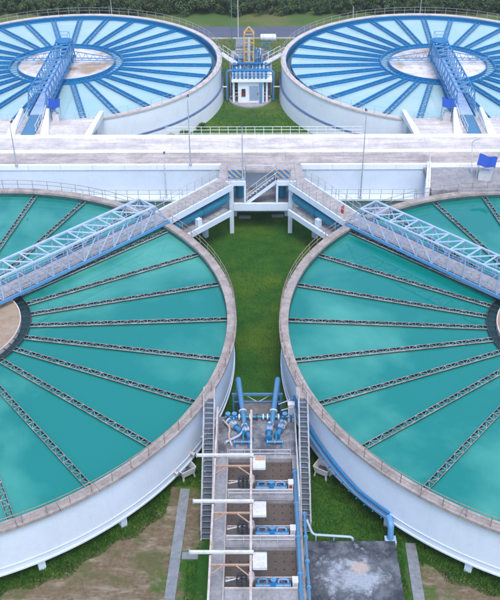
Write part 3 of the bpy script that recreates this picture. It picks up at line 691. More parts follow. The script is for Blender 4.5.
# ------------------------------------------------------------------ pump station between the far tanks
BX = -.75
def pump_station():
    t = thing('pump_station', 'white pump house with blue pipework between the far tanks', 'building', (BX, 0, 0))
    MB().lathe([(.01, 0), (2.75, 0), (2.75, .18), (.01, .18)], 40, 0, 2*PI, True, 0, 110.2).build('base_slab', concrete, t, True)
    MB().box(-1.55, 1.75, 108.9, 113.2, .18, 3.0).build('wall', white_far, t)
    MB().box(-2.35, 2.75, 108.55, 113.9, 3.0, 3.3).build('roof', white_far, t)
    MB().box(-2.6, 2.6, 113.9, 119.4, .0, 3.35).build('rear_wall', concrete, t)
    wd = MB().box(-.1, 1.05, 108.84, 108.9, .5, 2.4).build('door', pane_mat, t)
    MB().box(.93, 1.0, 108.79, 108.84, 1.2, 1.5).build('handle', dark_metal, wd)
    for x in (-.14, 1.05): MB().box(x, x+.05, 108.82, 108.9, .45, 2.45).build('frame', white_metal, wd)
    MB().box(-1.1, -.6, 108.84, 108.9, 1.0, 2.0).build('vent', dark_metal, t)
    MB().box(-1.02, -.72, 108.8, 108.84, 1.05, 1.4).build('notice', red_mat, t)
    MB().tube([(1.35, 108.72, .2), (1.35, 108.72, 3.0)], .18, 12).build('downpipe', mid_blue, t, True)
    for s in (-1, 1):
        MB().box(s*2.1-.12, s*2.1+.12, 109.0, 109.24, .18, 3.0).build('column', white_far, t)
        MB().tube(bend([(s*1.9, 110.1, 3.95), (s*2.95, 110.1, 3.95), (s*2.95, 109.9, .1)], .5), .17, 10).build('side_pipe', blue_pipe, t, True)
        MB().tube([(s*2.95, 109.9, 1.9), (s*4.0, 109.9, 1.9)], .1, 8).build('branch_pipe', white_metal, t, True)
        for k in range(3):
            MB().tube([(s*2.1, 109.6+k*.5, .2), (s*2.1, 109.6+k*.5, 1.3-.2*k)], .16, 10).build('valve', [rust_orange, white_metal, blue_pipe][k], t, True)
    for k in range(9):
        x = -2.0 + k*.5
        MB().tube(bend([(x, 109.0, 3.32), (x, 109.0, 4.05), (x, 112.6, 4.05), (x, 112.6, 3.32)], .25), .13, 8).build('roof_pipe', blue_pipe if k % 2 else blue, t, True)
        MB().tube([(x, 109.9, 4.05), (x, 110.1, 4.05)], .21, 10).build('flange', blue, t, True)
        MB().tube([(x, 110.9, 4.1), (x, 110.9, 4.7)], .05, 6).tube([(x, 110.9, 4.62), (x, 110.9, 4.68)], .2, 10).build('hand_wheel', blue, t, True)
    for y in (109.2, 111.7):
        MB().tube([(-2.3, y, 4.3), (2.5, y, 4.3)], .16, 8).build('header_pipe', blue, t, True)
    for i in range(7): MB().box(-2.3+i*.7, -2.24+i*.7, 108.6, 108.66, 3.3, 4.2).build('railing_post', mid_blue, t)
    for z in (3.75, 4.2): MB().tube([(-2.3, 108.63, z), (2.5, 108.63, z)], .03, 6).build('handrail', mid_blue, t)
    MB().box(-1.9, -.45, 114.2, 117.2, 3.35, 5.6).build('louvre_house', shutter_grey, t)
    lv = MB().quad8([(-1.9,114.12,0),(-.45,114.12,0),(-.45,114.19,.05),(-1.9,114.19,.05),(-1.9,114.12,.03),(-.45,114.12,.03),(-.45,114.19,.1),(-1.9,114.19,.1)]).mesh('louvre', rail_grey)
    for k in range(9): put('louvre', lv, t, T(0, 0, 3.5+k*.22))
    pan = MB().box(-.22, .22, -.5, .5, 0, .04).mesh('roof_panel', shutter_grey)
    for i in range(3):
        for j in range(3): put('roof_panel', pan, t, T(-1.66+i*.48, 114.75+j*1.0, 5.6))
    rr = random.Random(5)
    for k in range(14):
        x = rr.uniform(-2.2, 2.4); y = rr.uniform(112.2, 113.7); h = rr.uniform(.4, 1.3)
        MB().tube(bend([(x, y, 3.32), (x, y, 3.32+h), (x+rr.uniform(-.7, .7), y+rr.uniform(-.4, .4), 3.32+h)], .15), rr.uniform(.06, .12), 8).build('pump_pipe', [blue_pipe, blue, white_metal, mid_blue][k % 4], t, True)
    for k in range(9):
        x = -.2 + rr.uniform(0, 2.6); y = rr.uniform(114.2, 118.6); w2 = rr.uniform(.15, .3); h = rr.uniform(.4, 1.4)
        MB().box(x-w2, x+w2, y-w2, y+w2, 3.36, 3.36+h).build('equipment_box', [white_metal, mid_blue, shutter_grey, rust_orange][k % 4], t)
    for s in (-1, 1):
        for k in range(4):
            x = s*(1.95+.25*k) if k < 3 else s*2.3
            MB().tube(bend([(x, 109.3+.4*k, .18), (x, 109.3+.4*k, .9+.3*k), (s*1.7 if s > 0 else -1.5, 109.3+.4*k, .9+.3*k)], .15), .08, 8).build('yard_pipe', [rust_orange, white_metal, blue_pipe, shutter_grey][k], t, True)
            MB().tube([(x, 109.3+.4*k, .5), (x, 109.3+.4*k, .62)], .17, 10).build('flange', [blue, rust_orange, white_metal, blue][k], t, True)
    # orange hoist tower
    w = thing('hoist_tower', 'orange steel lattice tower with a pointed roof on the pump station', 'tower', (BX-.15, 112.9, 3.32))
    q = .62
    for sx in (-1, 1):
        for sy in (-1, 1):
            MB().box(sx*q-.06, sx*q+.06, sy*q-.06, sy*q+.06, 0, 4.6).build('leg', orange, w)
            MB().bar((sx*q, sy*q, 4.6), (0, 0, 5.35), .1, .1).build('rafter', orange, w)
    for z in (1.0, 2.3, 3.5, 4.55):
        for s in (-1, 1):
            MB().bar((-q, s*q, z), (q, s*q, z), .07, .1).build('tie', orange, w); MB().bar((s*q, -q, z), (s*q, q, z), .07, .1).build('tie', orange, w)
    for z0, z1 in ((0, 1), (1, 2.3), (2.3, 3.5)):
        for s in (-1, 1): MB().bar((-q, s*q+.02, z0), (q, s*q+.02, z1), .045, .045).build('diagonal', orange, w)
    MB().tube([(0,0,0),(0,0,3.9)], .2, 12).build('shaft', white_metal, w, True)
    MB().tube([(.3,.1,0),(.3,.1,3.0)], .12, 10).build('pipe', blue_pipe, w, True)
    # blue frame carrying a white drum
    f = thing('steel_stand', 'blue steel frame on the right of the pump station', 'frame', (BX+2.0, 113.6, 3.32))
    for sx in (-1, 1):
        for sy in (-1, 1): MB().box(sx*.5-.06, sx*.5+.06, sy*.6-.06, sy*.6+.06, 0, 3.3).build('leg', blue_pipe, f)
    for z in (1.1, 2.2, 3.24):
        for s in (-1, 1): MB().bar((-.5, s*.6, z), (.5, s*.6, z), .08, .1).build('tie', blue_pipe, f); MB().bar((s*.5, -.6, z), (s*.5, .6, z), .08, .1).build('tie', blue_pipe, f)
    for k in range(4): MB().tube([(-1.4+k*.25, -.2+.1*k, 0), (-1.4+k*.25, -.2+.1*k, 2.6-.4*k)], .1, 8).build('riser', [blue_pipe, mid_blue][k % 2], f, True)
    d = thing('drum', 'white horizontal drum on top of the blue frame', 'tank', (BX+2.3, 113.6, 6.66+.4))
    MB().tube([(-1.05,0,0),(-.95,0,0),(.95,0,0),(1.05,0,0)], [.25,.42,.42,.25], 20).build('shell', white_metal, d, True)
    for x in (-.6, .6): MB().tube([(x-.04,0,0),(x+.04,0,0)], .45, 20).build('band', rail_grey, d, True)
    for x in (-.45, .45): MB().box(x-.06, x+.06, -.3, .3, -.44, -.3).build('saddle', blue_pipe, d)
    # catwalks from the tank rims
    for s, c, lab in ((-1, FL, 'left'), (1, FR, 'right')):
        a = Vector((c[0]-s*(RF-.1)*math.cos(.12), c[1]+(RF-.1)*math.sin(.12), RIM+.1)); b = Vector((BX+s*1.75, 111.0, 4.5))
        k = thing('catwalk', 'pale catwalk from the far %s tank down to the pump station' % lab, 'walkway', (0,0,0), 0, 'catwalks of the pump station')
        MB().bar(a, b, .75, .12).build('deck', white_metal, k)
        side = (b-a).cross(Vector((0,0,1))).normalized()*.38
        for sd in (-1, 1):
            MB().tube([a+side*sd+Vector((0,0,.95)), b+side*sd+Vector((0,0,.95))], .035, 6).build('handrail', white_metal, k)
            for u in (0, .33, .66, 1): p = a.lerp(b, u)+side*sd; MB().tube([p, p+Vector((0,0,.95))], .03, 6).build('post', white_metal, k)
        pl = MB().tube([a.lerp(b, .6)-Vector((0,0,.1)), Vector((a.lerp(b,.6).x, a.lerp(b,.6).y, 0))], .07, 8).build('support', white_metal, k)
pump_station()

# ------------------------------------------------------------------ filter block (foreground centre)
FZ = 2.2
def filter_block():
    t = thing('filter_block', 'concrete filter block with three brown open basins in the foreground', 'filter basin', (0, 0, 0))
    bays = [(40.7, 42.75), (36.97, 39.15), (33.2, 35.45)]
    MB().box(-2.85, -1.96, 30, 43.1, 0, FZ).build('left_wall', concrete, t)
    MB().box(2.2, 2.62, 30, 43.1, 0, FZ).build('right_wall', concrete, t)
    MB().box(-2.85, 2.62, 43.11, 46.9, 0, FZ-.02).build('valve_deck', deck_stained, t)
    MB().box(-1.2, 1.35, 46.92, 49.3, 0, FZ-.55).build('rear_deck', dark_wall, t)
    MB().box(-1.95, 2.19, 42.76, 43.1, 0, FZ+.02).build('cross_wall', concrete, t)
    for (a, b), nxt in zip(bays, (39.15, 35.45, 30)):
        MB().box(-1.95, 2.19, nxt+.01, a-.72, 0, FZ).build('cross_wall', concrete, t)
        MB().box(-1.95, 2.19, a-.71, a-.62, 0, FZ+.02).build('gutter_wall', rim_far, t)
        MB().box(-1.95, 2.19, a-.09, a, 0, FZ).build('gutter_wall', concrete, t)
        MB().box(-1.95, 2.19, a-.61, a-.1, 0, 1.55).build('gutter_floor', launder_water, t)
        bed = MB().box(-1.95, 2.19, a+.01, b-.01, 0, 1.88).build('filter_bed', filter_bed, t)
        nz = MB().lathe([(.005, 1.88), (.05, 1.88), (.035, 1.93), (.005, 1.93)], 6).mesh('nozzle', dark_metal)
        for i in range(8):
            for j in range(4): put('nozzle', nz, bed, T(-1.65+i*.52, a+.3+j*(b-a-.55)/3))
        # pale coping along the wall top
        for k in range(4): MB().box(-1.9+k*1.02, -.93+k*1.02, a-1.42, a-.95, FZ+.001, FZ+.035).build('coping_slab', concrete, t)
    # edge rails
    for y in (42.95, 39.45, 35.75):
        r = thing('railing', {42.95: 'white rail along the basin edge below the valve deck', 39.45: 'white rail between the first and second basin', 35.75: 'white rail between the second and third basin'}[y], 'railing')
        rails(r, [(-1.9, y, FZ+.02), (2.1, y, FZ+.02)], .6, white_metal, 1.0, (1.0, .5), .022)
    r = thing('railing', 'pink and white railing on the left walk of the filter block', 'railing')
    rails(r, [(-1.99, 30.2, FZ), (-1.99, 43.0, FZ)], .75, rust_metal, 1.6, (1.0,), .025)
    r = thing('railing', 'blue and white railing beside the right stair of the filter block', 'railing')
    rails(r, [(2.5, 38.6, FZ), (2.5, 43.4, FZ), (2.5, 46.6, FZ)], .95, white_metal, 1.2, (1.0, .5), .035)
    r = thing('railing', 'blue and white railing along the left edge of the filter block', 'railing')
    rails(r, [(-2.8, 30.2, FZ), (-2.8, 43.4, FZ), (-2.8, 46.6, FZ)], .95, mid_blue, 1.2, (1.0, .5), .035)
    return bays
bays = filter_block()
def gantry():
    z = 4.5
    t = thing('gantry', 'rusting white steel gantry frame standing over the filter basins', 'gantry')
    MB().bar((-.46, 29.8, z), (-.46, 44.9, z), .13, .16).build('runway_beam', rust_metal, t)
    MB().bar((-2.69, 29.8, z), (-2.69, 45.2, z), .12, .14).build('runway_beam', rust_metal, t)
    for y in (30.5, 35.0, 38.7, 42.9, 44.6):
        MB().bar((-2.69, y, FZ), (-2.69, y, z-.08), .1, .1).build('column', rust_metal, t)
    for y in (31.0, 35.9, 39.6, 43.0):
        MB().bar((-.46, y, FZ+.02), (-.46, y, z-.09), .1, .1).build('column', rust_metal, t)
    for y in (39.79, 35.99, 32.26):
        MB().bar((-2.63, y, z), (-.53, y, z), .09, .1).build('cross_beam', rust_orange, t)
        MB().bar((-1.25, y-.05, z-.01), (-.52, y-.75, z-.01), .06, .06).build('brace', rust_orange, t)
        MB().bar((-2.6, y-.6, z-.01), (-2.0, y-.06, z-.01), .05, .05).build('brace', rust_orange, t)
        for s in (-1, 1): MB().bar((-2.69+.02, y, z-.8), (-2.2, y, z-.06), .05, .05).build('knee', rust_orange, t) if s < 0 else None
    for k, y in enumerate((40.57, 36.76, 33.01)):
        a = thing('hoist', ['pale hoist arm over the first basin, farthest from the camera', 'pale hoist arm over the second basin', 'pale hoist arm over the third basin, nearest the camera'][k], 'hoist', (0, y, z), 0, 'hoist arms over the basins')
        MB().bar((-3.85+.02*k, 0, .16), (-.3, 0, .16), .17, .14).build('arm', white_metal, a)
        MB().box(-3.87, -3.80, -.11, .11, .06, .25).build('end_plate', rail_grey, a)
        for x in (-2.69, -.46): MB().box(x-.09, x+.09, -.13, .13, .085, .098).build('clamp', dark_metal, a)
        p = thing('metal_sheet', ['pale cover plate with a rusty top beside the first basin', 'pale cover plate beside the second basin', 'pale cover plate beside the third basin'][k], 'plate', (.1, y-.35, z-.15), 0, 'cover plates on the gantry')
        MB().box(-.46, .33, -.62, .55, 0, .05).build('plate', white_metal, p)
        if k == 0: MB().box(-.3, .3, .16, .5, .05, .07).build('rust_patch', rust_orange, p)
        for yy in (-.6, .5): MB().box(-.46, .33, yy, yy+.05, .05, .09).build('rib', rail_grey, p)
        MB().bar((-.56+.05, 0, .11), (-.44, 0, .02), .06, .05).build('bracket', rail_grey, p)
gantry()
def basin_valves(k, a):
    y = a-.36
    n = ['first basin', 'second basin', 'third basin'][k]
    v = thing('valve_cage', 'dark round valve cage at the gutter of the %s' % n, 'valve', (-.98, y, FZ), 0, 'valve cages')
    MB().tube([(0,0,-.6),(0,0,.75)], .05, 8).build('spindle', dark_metal, v, True)
    for z in (.12, .36, .6): MB().tube(arc_pts(.3, z, 0, 2*PI, 20), .03, 5, False).build('hoop', dark_metal, v, True)
    for i in range(8): a_ = 2*PI*i/8; MB().bar((.3*math.cos(a_), .3*math.sin(a_), .08), (.3*math.cos(a_), .3*math.sin(a_), .64), .03, .03).build('cage_bar', dark_metal, v)
    for i in range(3): MB().bar((-.3*math.cos(PI*i/3), -.3*math.sin(PI*i/3), .61), (.3*math.cos(PI*i/3), .3*math.sin(PI*i/3), .61), .04, .03).build('spoke', dark_metal, v)
    m = thing('valve_motor', 'pale valve actuator beside the gutter of the %s' % n, 'actuator', (-.42, y-.02, FZ), 0, 'valve actuators')
    MB().tube([(0,0,-.6),(0,0,.5)], .07, 8).build('stem', rail_grey, m, True)
    MB().tube([(0,0,.5),(0,0,.9)], [.2,.16], 14).build('housing', rust_metal, m, True)
    MB().tube([(0,-.1,.7),(0,-.42,.7)], .09, 10).build('gear_cap', white_metal, m, True)
    p = thing('pipe_manifold', 'blue pipe manifold in the gutter of the %s' % n, 'pipework', (0, y, FZ), 0, 'blue manifolds in the gutters')
    MB().tube([(-.2,-.08,-.1),(1.8,-.08,-.1)], .15, 12).build('header', blue_pipe, p, True)
    MB().tube(bend([(-.05,.0,-.1),(-.05,.2,.16),(.45,.2,.16),(.45,0,-.1)], .15), .08, 10).build('bypass', blue_pipe, p, True)
    MB().tube(bend([(1.1,.0,-.1),(1.1,.2,.12),(1.65,.2,.12),(1.65,0,-.1)], .15), .07, 10).build('bypass', mid_blue, p, True)
    for x in (-.1, .25, .62, .98, 1.4, 1.75): MB().tube([(x-.03,-.08,-.1),(x+.03,-.08,-.1)], .22, 14).build('flange', blue, p, True)
    MB().box(.66, .94, -.27, .13, -.26, .2).build('valve_body', blue, p); MB().tube([(.8,-.07,.2),(.8,-.07,.5)], .06, 8).tube([(.8,-.07,.42),(.8,-.07,.46)], .16, 12).build('hand_wheel', mid_blue, p, True)
    MB().tube([(.3,.08,.0),(.56,.08,.0)], .06, 8).build('red_union', red_mat, p, True)
    MB().tube([(1.2,.1,.02),(1.36,.1,.02)], .055, 8).build('red_union', red_mat, p, True)
    b = thing('junction_box', 'white junction box at the right end of the gutter of the %s' % n, 'box', (2.02, y-.1, FZ), 0, 'white junction boxes')
    MB().box(-.14, .16, -.2, .2, -.2, .45).build('case', white_metal, b); MB().box(-.16, .18, -.22, .22, .45, .49).build('lid', white_metal, b)
    MB().box(-.1, .1, -.206, -.2, .1, .35).build('panel', red_mat if k == 0 else rail_grey, b)
    c = thing('pipe', ['thin pale pipe along the gutter lip of the first basin', 'thin pale pipe along the gutter lip of the second basin', 'thin pale pipe along the gutter lip of the third basin'][k], 'pipe', (0, a-.04, FZ+.14), 0, 'gutter lip pipes')
    MB().tube([(-1.9,0,0),(2.1,0,0)], .035, 8).build('barrel', rust_metal, c, True)
    for x in (-1.7, -.3, 1.2): MB().box(x-.04, x+.04, -.05, .03, -.14, -.02).build('clip', rail_grey, c)
    # rusty rods lying on the left walk
    d = tag(MB().tube([(-1.9, y-.1, FZ+.32), (-1.3, y+.05, FZ+.36), (-1.05, y, FZ+.4)], .045, 7).build('link_rod', rust_metal), 'rusty link rod to the valve cage of the %s' % n, 'rod', 'rusty link rods')
for k, (a, b) in enumerate(bays): basin_valves(k, a)
def side_stair(x0, x1, label, ytop, ybot):
    t = thing('stair', label, 'stair', (0, 0, 0), 0, 'long stairs beside the filter block')
    zt = RIM-.05; n = 26
    for x in (x0, x1-.06): MB().bar((x+.03, ytop, zt-.12), (x+.03, ybot, .05), .06, .28).build('stringer', white_metal, t)
    tr = MB().box(x0+.06, x1-.06, -.15, .19, -.03, .025).mesh('tread', tread_mat)
    nose = MB().box(x0+.06, x1-.06, -.165, -.152, -.03, .03).mesh('nosing', rail_grey)
    for i in range(n):
        u = (i+.5)/n; o = put('tread', tr, t, T(0, ytop+(ybot-ytop)*u, zt-(zt-.1)*u)); put('nosing', nose, o)
    for x in (x0+.03, x1-.03):
        MB().tube([(x, ytop, zt+.9), (x, ybot, 1.0)], .03, 6).build('handrail', rail_grey, t)
        MB().tube([(x, ytop, zt+.45), (x, ybot, .55)], .022, 6).build('mid_rail', rail_grey, t)
        for i in range(9):
            u = i/8; y = ytop+(ybot-ytop)*u; z = zt-(zt-.05)*u; MB().tube([(x, y, z-.1), (x, y, z+.92)], .025, 6).build('post', rail_grey, t)
    MB().box(x0-.1, x1, ytop, ytop+1.2, RIM-.16, RIM-.01).build('landing', rim_conc, t)
    for u in (.3, .6): 
        y = ytop+(ybot-ytop)*u; z = zt-(zt-.1)*u
        for x in (x0+.03, x1-.03): MB().box(x-.05, x+.05, y-.05, y+.05, 0, z-.2).build('leg', white_metal, t)
side_stair(-3.62, -2.88, 'long grey stair descending along the left side of the filter block', 45.85, 37.8)
side_stair(2.66, 3.30, 'long grey stair descending along the right side of the filter block', 45.85, 38.4)
def pipe_rack():
    t = thing('pipe_rack', 'blue horizontal beam frame with braces behind the valve deck', 'frame')
    MB().bar((-1.85, 48.9, 2.5), (1.75, 48.9, 2.5), .16, .16).build('beam', blue_pipe, t)
    MB().bar((-1.75, 48.95, 1.75), (1.65, 48.95, 1.75), .1, .1).build('lower_beam', blue_pipe, t)
    for x in (-1.75, 1.65): MB().bar((x, 48.9, 0), (x, 48.9, 2.42), .12, .12).build('post', blue_pipe, t)
    for x0, x1 in ((-.9, -.1), (.1, .9)): MB().bar((x0, 48.95, 2.42 if x0 < 0 else 1.8), (x1, 48.95, 1.8 if x0 < 0 else 2.42), .045, .045).build('brace', white_metal, t)
    for s, lab in ((-1, 'left'), (1, 'right')):
        p = thing('riser_pipe', 'blue goose neck riser pipe on the %s behind the valve deck' % lab, 'pipe', (0,0,0), 0, 'goose neck risers')
        xb = s*1.4; xt = s*.98
        MB().tube(bend([(xb+s*.02, 49.5, 0), (xb, 49.5, 3.55), (xt, 46.3, 2.45), (xt, 45.9, 2.2)], .3, 7), .18, 14).build('barrel', blue_pipe, p, True)
        MB().tube([(xb, 49.5, .12), (xb, 49.5, .2)], .28, 14).build('flange', blue, p, True)
        d = Vector((xt-xb, -3.2, -1.1)).normalized(); q = Vector((xb, 49.5, 3.55)) + d*2.7
        MB().tube([q, q+d*.08], .28, 14).build('flange', white_metal, p, True)
    specs = [(-1.6, 45.6, .7, 'leftmost'), (-.75, 45.0, .3, 'second from the left'), (.75, 45.1, -.1, 'second from the right'), (1.5, 45.3, -.35, 'rightmost')]
    for x, y, rz, lab in specs:
        v = thing('valve', 'blue gate valve with white flanges on the valve deck, %s' % lab, 'valve', (x, y, FZ), rz, 'gate valves on the valve deck')
        MB().tube([(0,-.75,.28),(0,.7,.28)], .16, 14).build('pipe_run', blue_pipe, v, True)
        for yy in (-.72, -.12, .3, .66): MB().tube([(0,yy-.035,.28),(0,yy+.035,.28)], .25, 14).build('flange', white_metal if yy > 0 else blue, v, True)
        MB().box(-.16, .16, -.05, .24, .12, .6).build('body', white_metal if x < 0 else pale_blue, v)
        MB().tube([(0,.1,.6),(0,.1,.95)], .05, 8).build('stem', rail_grey, v, True)
        MB().tube(arc_pts(.2, .92, 0, 2*PI, 16, 0, .1), .03, 5, False).bar((-.2,.1,.92),(.2,.1,.92),.03,.03).build('hand_wheel', blue, v, True)
        for yy in (-.5, .5): MB().box(-.12, .12, yy-.08, yy+.08, -.02, .16).build('saddle', concrete, v)
    for s, lab in ((-1, 'left'), (1, 'right')):
        f = thing('pipe_skid', 'blue skid of short pipes on the %s half of the valve deck' % lab, 'pipework', (s*1.1, 44.15, FZ-.02), 0, 'pipe skids on the valve deck')
        for q in (-.45, .45): MB().box(q-.05, q+.05, -.3, .35, 0, .1).build('runner', blue, f)
        MB().tube([(-.55, 0, .22), (.55, 0, .22)], .1, 10).build('pipe', blue_pipe, f, True)
        for q in (-.5, 0, .5): MB().tube([(q-.03, 0, .22), (q+.03, 0, .22)], .16, 12).build('flange', mid_blue, f, True)
        MB().tube(bend([(.1, 0, .22), (.1, .2, .5), (.1, .75, .5)], .15), .07, 8).build('branch', teal_pipe, f, True)
    m = thing('manifold', 'teal manifold with white flanges along the back of the valve deck', 'pipework', (0, 46.55, FZ-.02))
    MB().tube([(-1.4, 0, .3), (1.5, 0, .3)], .13, 12).build('header', teal_pipe, m, True)
    for q in (-1.3, -.55, -.1, .35, .65, 1.4): MB().tube([(q-.05, 0, .3), (q+.05, 0, .3)], .22, 12).build('flange', white_metal if abs(q) > .3 else dark_metal, m, True)
    for q in (-.9, .1, 1.0): MB().box(q-.1, q+.1, -.12, .12, 0, .2).build('saddle', concrete, m)
    for s, lab in ((-1, 'left'), (1, 'right')):
        h = thing('valve_stand', 'small blue twin valve stand on the %s edge of the valve deck' % lab, 'valve', (s*1.95+.1, 46.4, FZ-.02), 0, 'twin valve stands')
        for q in (-.22, .22):
            MB().tube([(q,0,0),(q,0,.7)], .1, 10).build('riser', blue, h, True); MB().tube([(q-.2,0,.45),(q+.2,0,.45)], .09, 10).build('cross', blue_pipe, h, True)
            MB().tube([(q,0,.7),(q,0,.76)], .18, 12).build('cap', mid_blue, h, True)
    f = thing('bent_pipe', 'pinkish bent pipe lying on the left of the valve deck', 'pipe')
    MB().tube(bend([(-2.4, 46.2, FZ+.3), (-1.9, 45.4, FZ+.35), (-2.0, 44.6, FZ+.25), (-1.75, 43.9, FZ+.08)], .3), .07, 8).build('barrel', rust_metal, f, True)
    c = thing('cabinet', 'slim white cabinet beside the right stair top', 'cabinet', (2.25, 46.5, FZ-.02))
    MB().box(-.2, .2, -.15, .15, 0, 1.5).build('case', white_metal, c); MB().box(-.24, .24, -.2, .2, 1.5, 1.58).build('roof', white_metal, c); MB().box(-.15, .15, -.165, -.15, .3, 1.3).build('door', rail_grey, c)
    q = thing('bent_pipe', 'blue angled pipe bracket between the valve deck and the left tank', 'frame')
    MB().tube(bend([(-2.2, 44.2, FZ+.12), (-1.2, 44.9, FZ+.12), (-.9, 45.2, FZ+.6)], .3), .09, 8).build('pipe', pale_blue, q, True)
    MB().box(-2.3, -2.1, 44.1, 44.3, FZ-.02, FZ+.1).build('foot', concrete, q)
pipe_rack()
for x, y0, y1, r, lab in ((2.33, 29.8, 41.5, .12, 'fat blue pipe on the right wall of the filter block'), (2.78, 29.8, 38.0, .085, 'slim blue pipe just right of the filter block wall')):
    t = thing('long_pipe', lab, 'pipe')
    zz = FZ+.22
    MB().tube(bend([(x, y0, zz), (x, y1, zz), (x, y1+.25, FZ-.5 if x > 2.6 else FZ)], .2), r, 12).build('barrel', blue_pipe, t, True)
    for k in range(5): y = y0+.8+k*(y1-y0-1)/4; MB().tube([(x, y-.04, zz), (x, y+.04, zz)], r+.06, 12).build('flange', mid_blue, t, True)
    for k in range(4):
        y = y0+1.5+k*(y1-y0-2)/4
        MB().box(x-.1, x+.1, y-.06, y+.06, FZ if x < 2.6 else 0, zz-r+.02).build('support', concrete if x < 2.6 else rail_grey, t)

# ------------------------------------------------------------------ stained slab, tubs, wall pipes (foreground)
s = thing('slab_roof', 'dark stained concrete slab roof of a low chamber at the bottom right', 'slab', (0,0,0))
MB().box(2.86, 8.1, 29.5, 36.8, 0, .82).build('wall', concrete, s)
MB().box(2.84, 8.3, 29.3, 36.92, .825, 1.0).build('roof_slab', slab_mat, s)
r = thing('railing', 'pale blue bent handrail at the back of the stained slab', 'railing')
MB().tube(bend([(2.95, 38.0, 1.7), (3.3, 37.3, 1.15), (5.75, 37.1, 1.15), (5.75, 37.1, .05)], .25), .075, 8).build('handrail', pale_blue, r, True)
for x in (3.5, 4.6): MB().tube([(x, 37.2, 0), (x, 37.2, 1.15)], .04, 6).build('post', pale_blue, r)
def tub(x, y, rz, label):
    t = thing('tub', label, 'box', (x, y, 0), rz, 'white boxes on legs')
    w, d = .52, .42
    for sx in (-1, 1): MB().quad8([(sx*w*.8,-d*.8,.45),(sx*(w*.8+.05),-d*.8,.45),(sx*(w*.8+.05),d*.8,.45),(sx*w*.8,d*.8,.45),(sx*w,-d,1.0),(sx*(w+.05),-d,1.0),(sx*(w+.05),d,1.0),(sx*w,d,1.0)]).build('side', white_metal, t)
    for sy in (-1, 1): MB().quad8([(-w*.8,sy*d*.8,.45),(w*.8,sy*d*.8,.45),(w*.8,sy*(d*.8+.05),.45),(-w*.8,sy*(d*.8+.05),.45),(-w,sy*d,1.0),(w,sy*d,1.0),(w,sy*(d+.05),1.0),(-w,sy*(d+.05),1.0)]).build('side', white_metal, t)
    MB().box(-w*.8, w*.8, -d*.8, d*.8, .45, .52).build('bottom', tread_mat, t)
    for sx in (-1, 1):
        for sy in (-1, 1): MB().bar((sx*w*.85, sy*d*.85, 0), (sx*w*.75, sy*d*.75, .46), .1, .1).build('leg', white_metal, t)
    return t
tub(-4.85, 43.3, .6, 'white open box on legs by the left tank wall')
tub(4.35, 43.4, -.55, 'white open box on legs by the right tank wall')
def wall_pipes():
    t = thing('wall_pipes', 'bundle of blue pipes bracketed round the near right tank wall', 'pipework', (NR[0], NR[1], 0))
    a = lambda x, y: math.atan2(y-NR[1], x-NR[0])
    a0, a1 = PI + math.radians(16), PI + math.radians(45)
    zs = lambda u: 3.0 - 1.45*min(1, u*1.3)
    for k, (dr, dz) in enumerate(((.05, 0), (.22, .0), (.05, .26))):
        pts = []
        for i in range(41):
            u = i/40; an = a0+(a1-a0)*u; rr = 21.85+dr+.04; pts.append((rr*math.cos(an), rr*math.sin(an), zs(u)+dz))
        MB().tube(pts, .085, 8).build('pipe', [ring_blue, blue_pipe, blue][k], t, True)
    for i in range(16):
        u = (i+.5)/16; an = a0+(a1-a0)*u; c, s = math.cos(an), math.sin(an)
        MB().bar((21.77*c, 21.77*s, zs(u)-.13), (22.3*c, 22.3*s, zs(u)-.13), .06, .06).build('bracket', blue, t)
    an = a1; c, s = math.cos(an), math.sin(an)
    MB().tube(bend([(21.95*c, 21.95*s, 1.55), (22.3*math.cos(an+.02), 22.3*math.sin(an+.02), 1.5), (22.5*math.cos(an+.03), 22.5*math.sin(an+.03), .1)], .3), .2, 12).build('drop_pipe', mid_blue, t, True)
    MB().box(22.5*math.cos(an+.03)-.35, 22.5*math.cos(an+.03)+.35, 22.5*math.sin(an+.03)-.3, 22.5*math.sin(an+.03)+.3, 0, .45).build('valve_box', pale_blue, t)
    for u in (.0, .06):
        an = a0+(a1-a0)*u; MB().tube([(22.0*math.cos(an), 22.0*math.sin(an), zs(u)), (22.0*math.cos(an)-1.0, 22.0*math.sin(an)+.1, 2.4)], .05, 6).build('branch', pale_blue, t, True)
wall_pipes()
h = thing('wall_outlet', 'small rusty outlet with pinkish pipes on the near left tank wall', 'pipework', (NL[0], NL[1], 0))
for k, an in enumerate((-34, -29, -25)):
    a = math.radians(an); c, s = math.cos(a), math.sin(a); z = 1.6+.15*k
    MB().tube([(21.6*c, 21.6*s, z), (22.1*c, 22.1*s, z-.05)], .1, 10).build('stub', rust_metal, h, True)
    MB().tube([(22.06*c, 22.06*s, z-.05), (22.14*c, 22.14*s, z-.06)], .17, 12).build('flange', rail_grey, h, True)

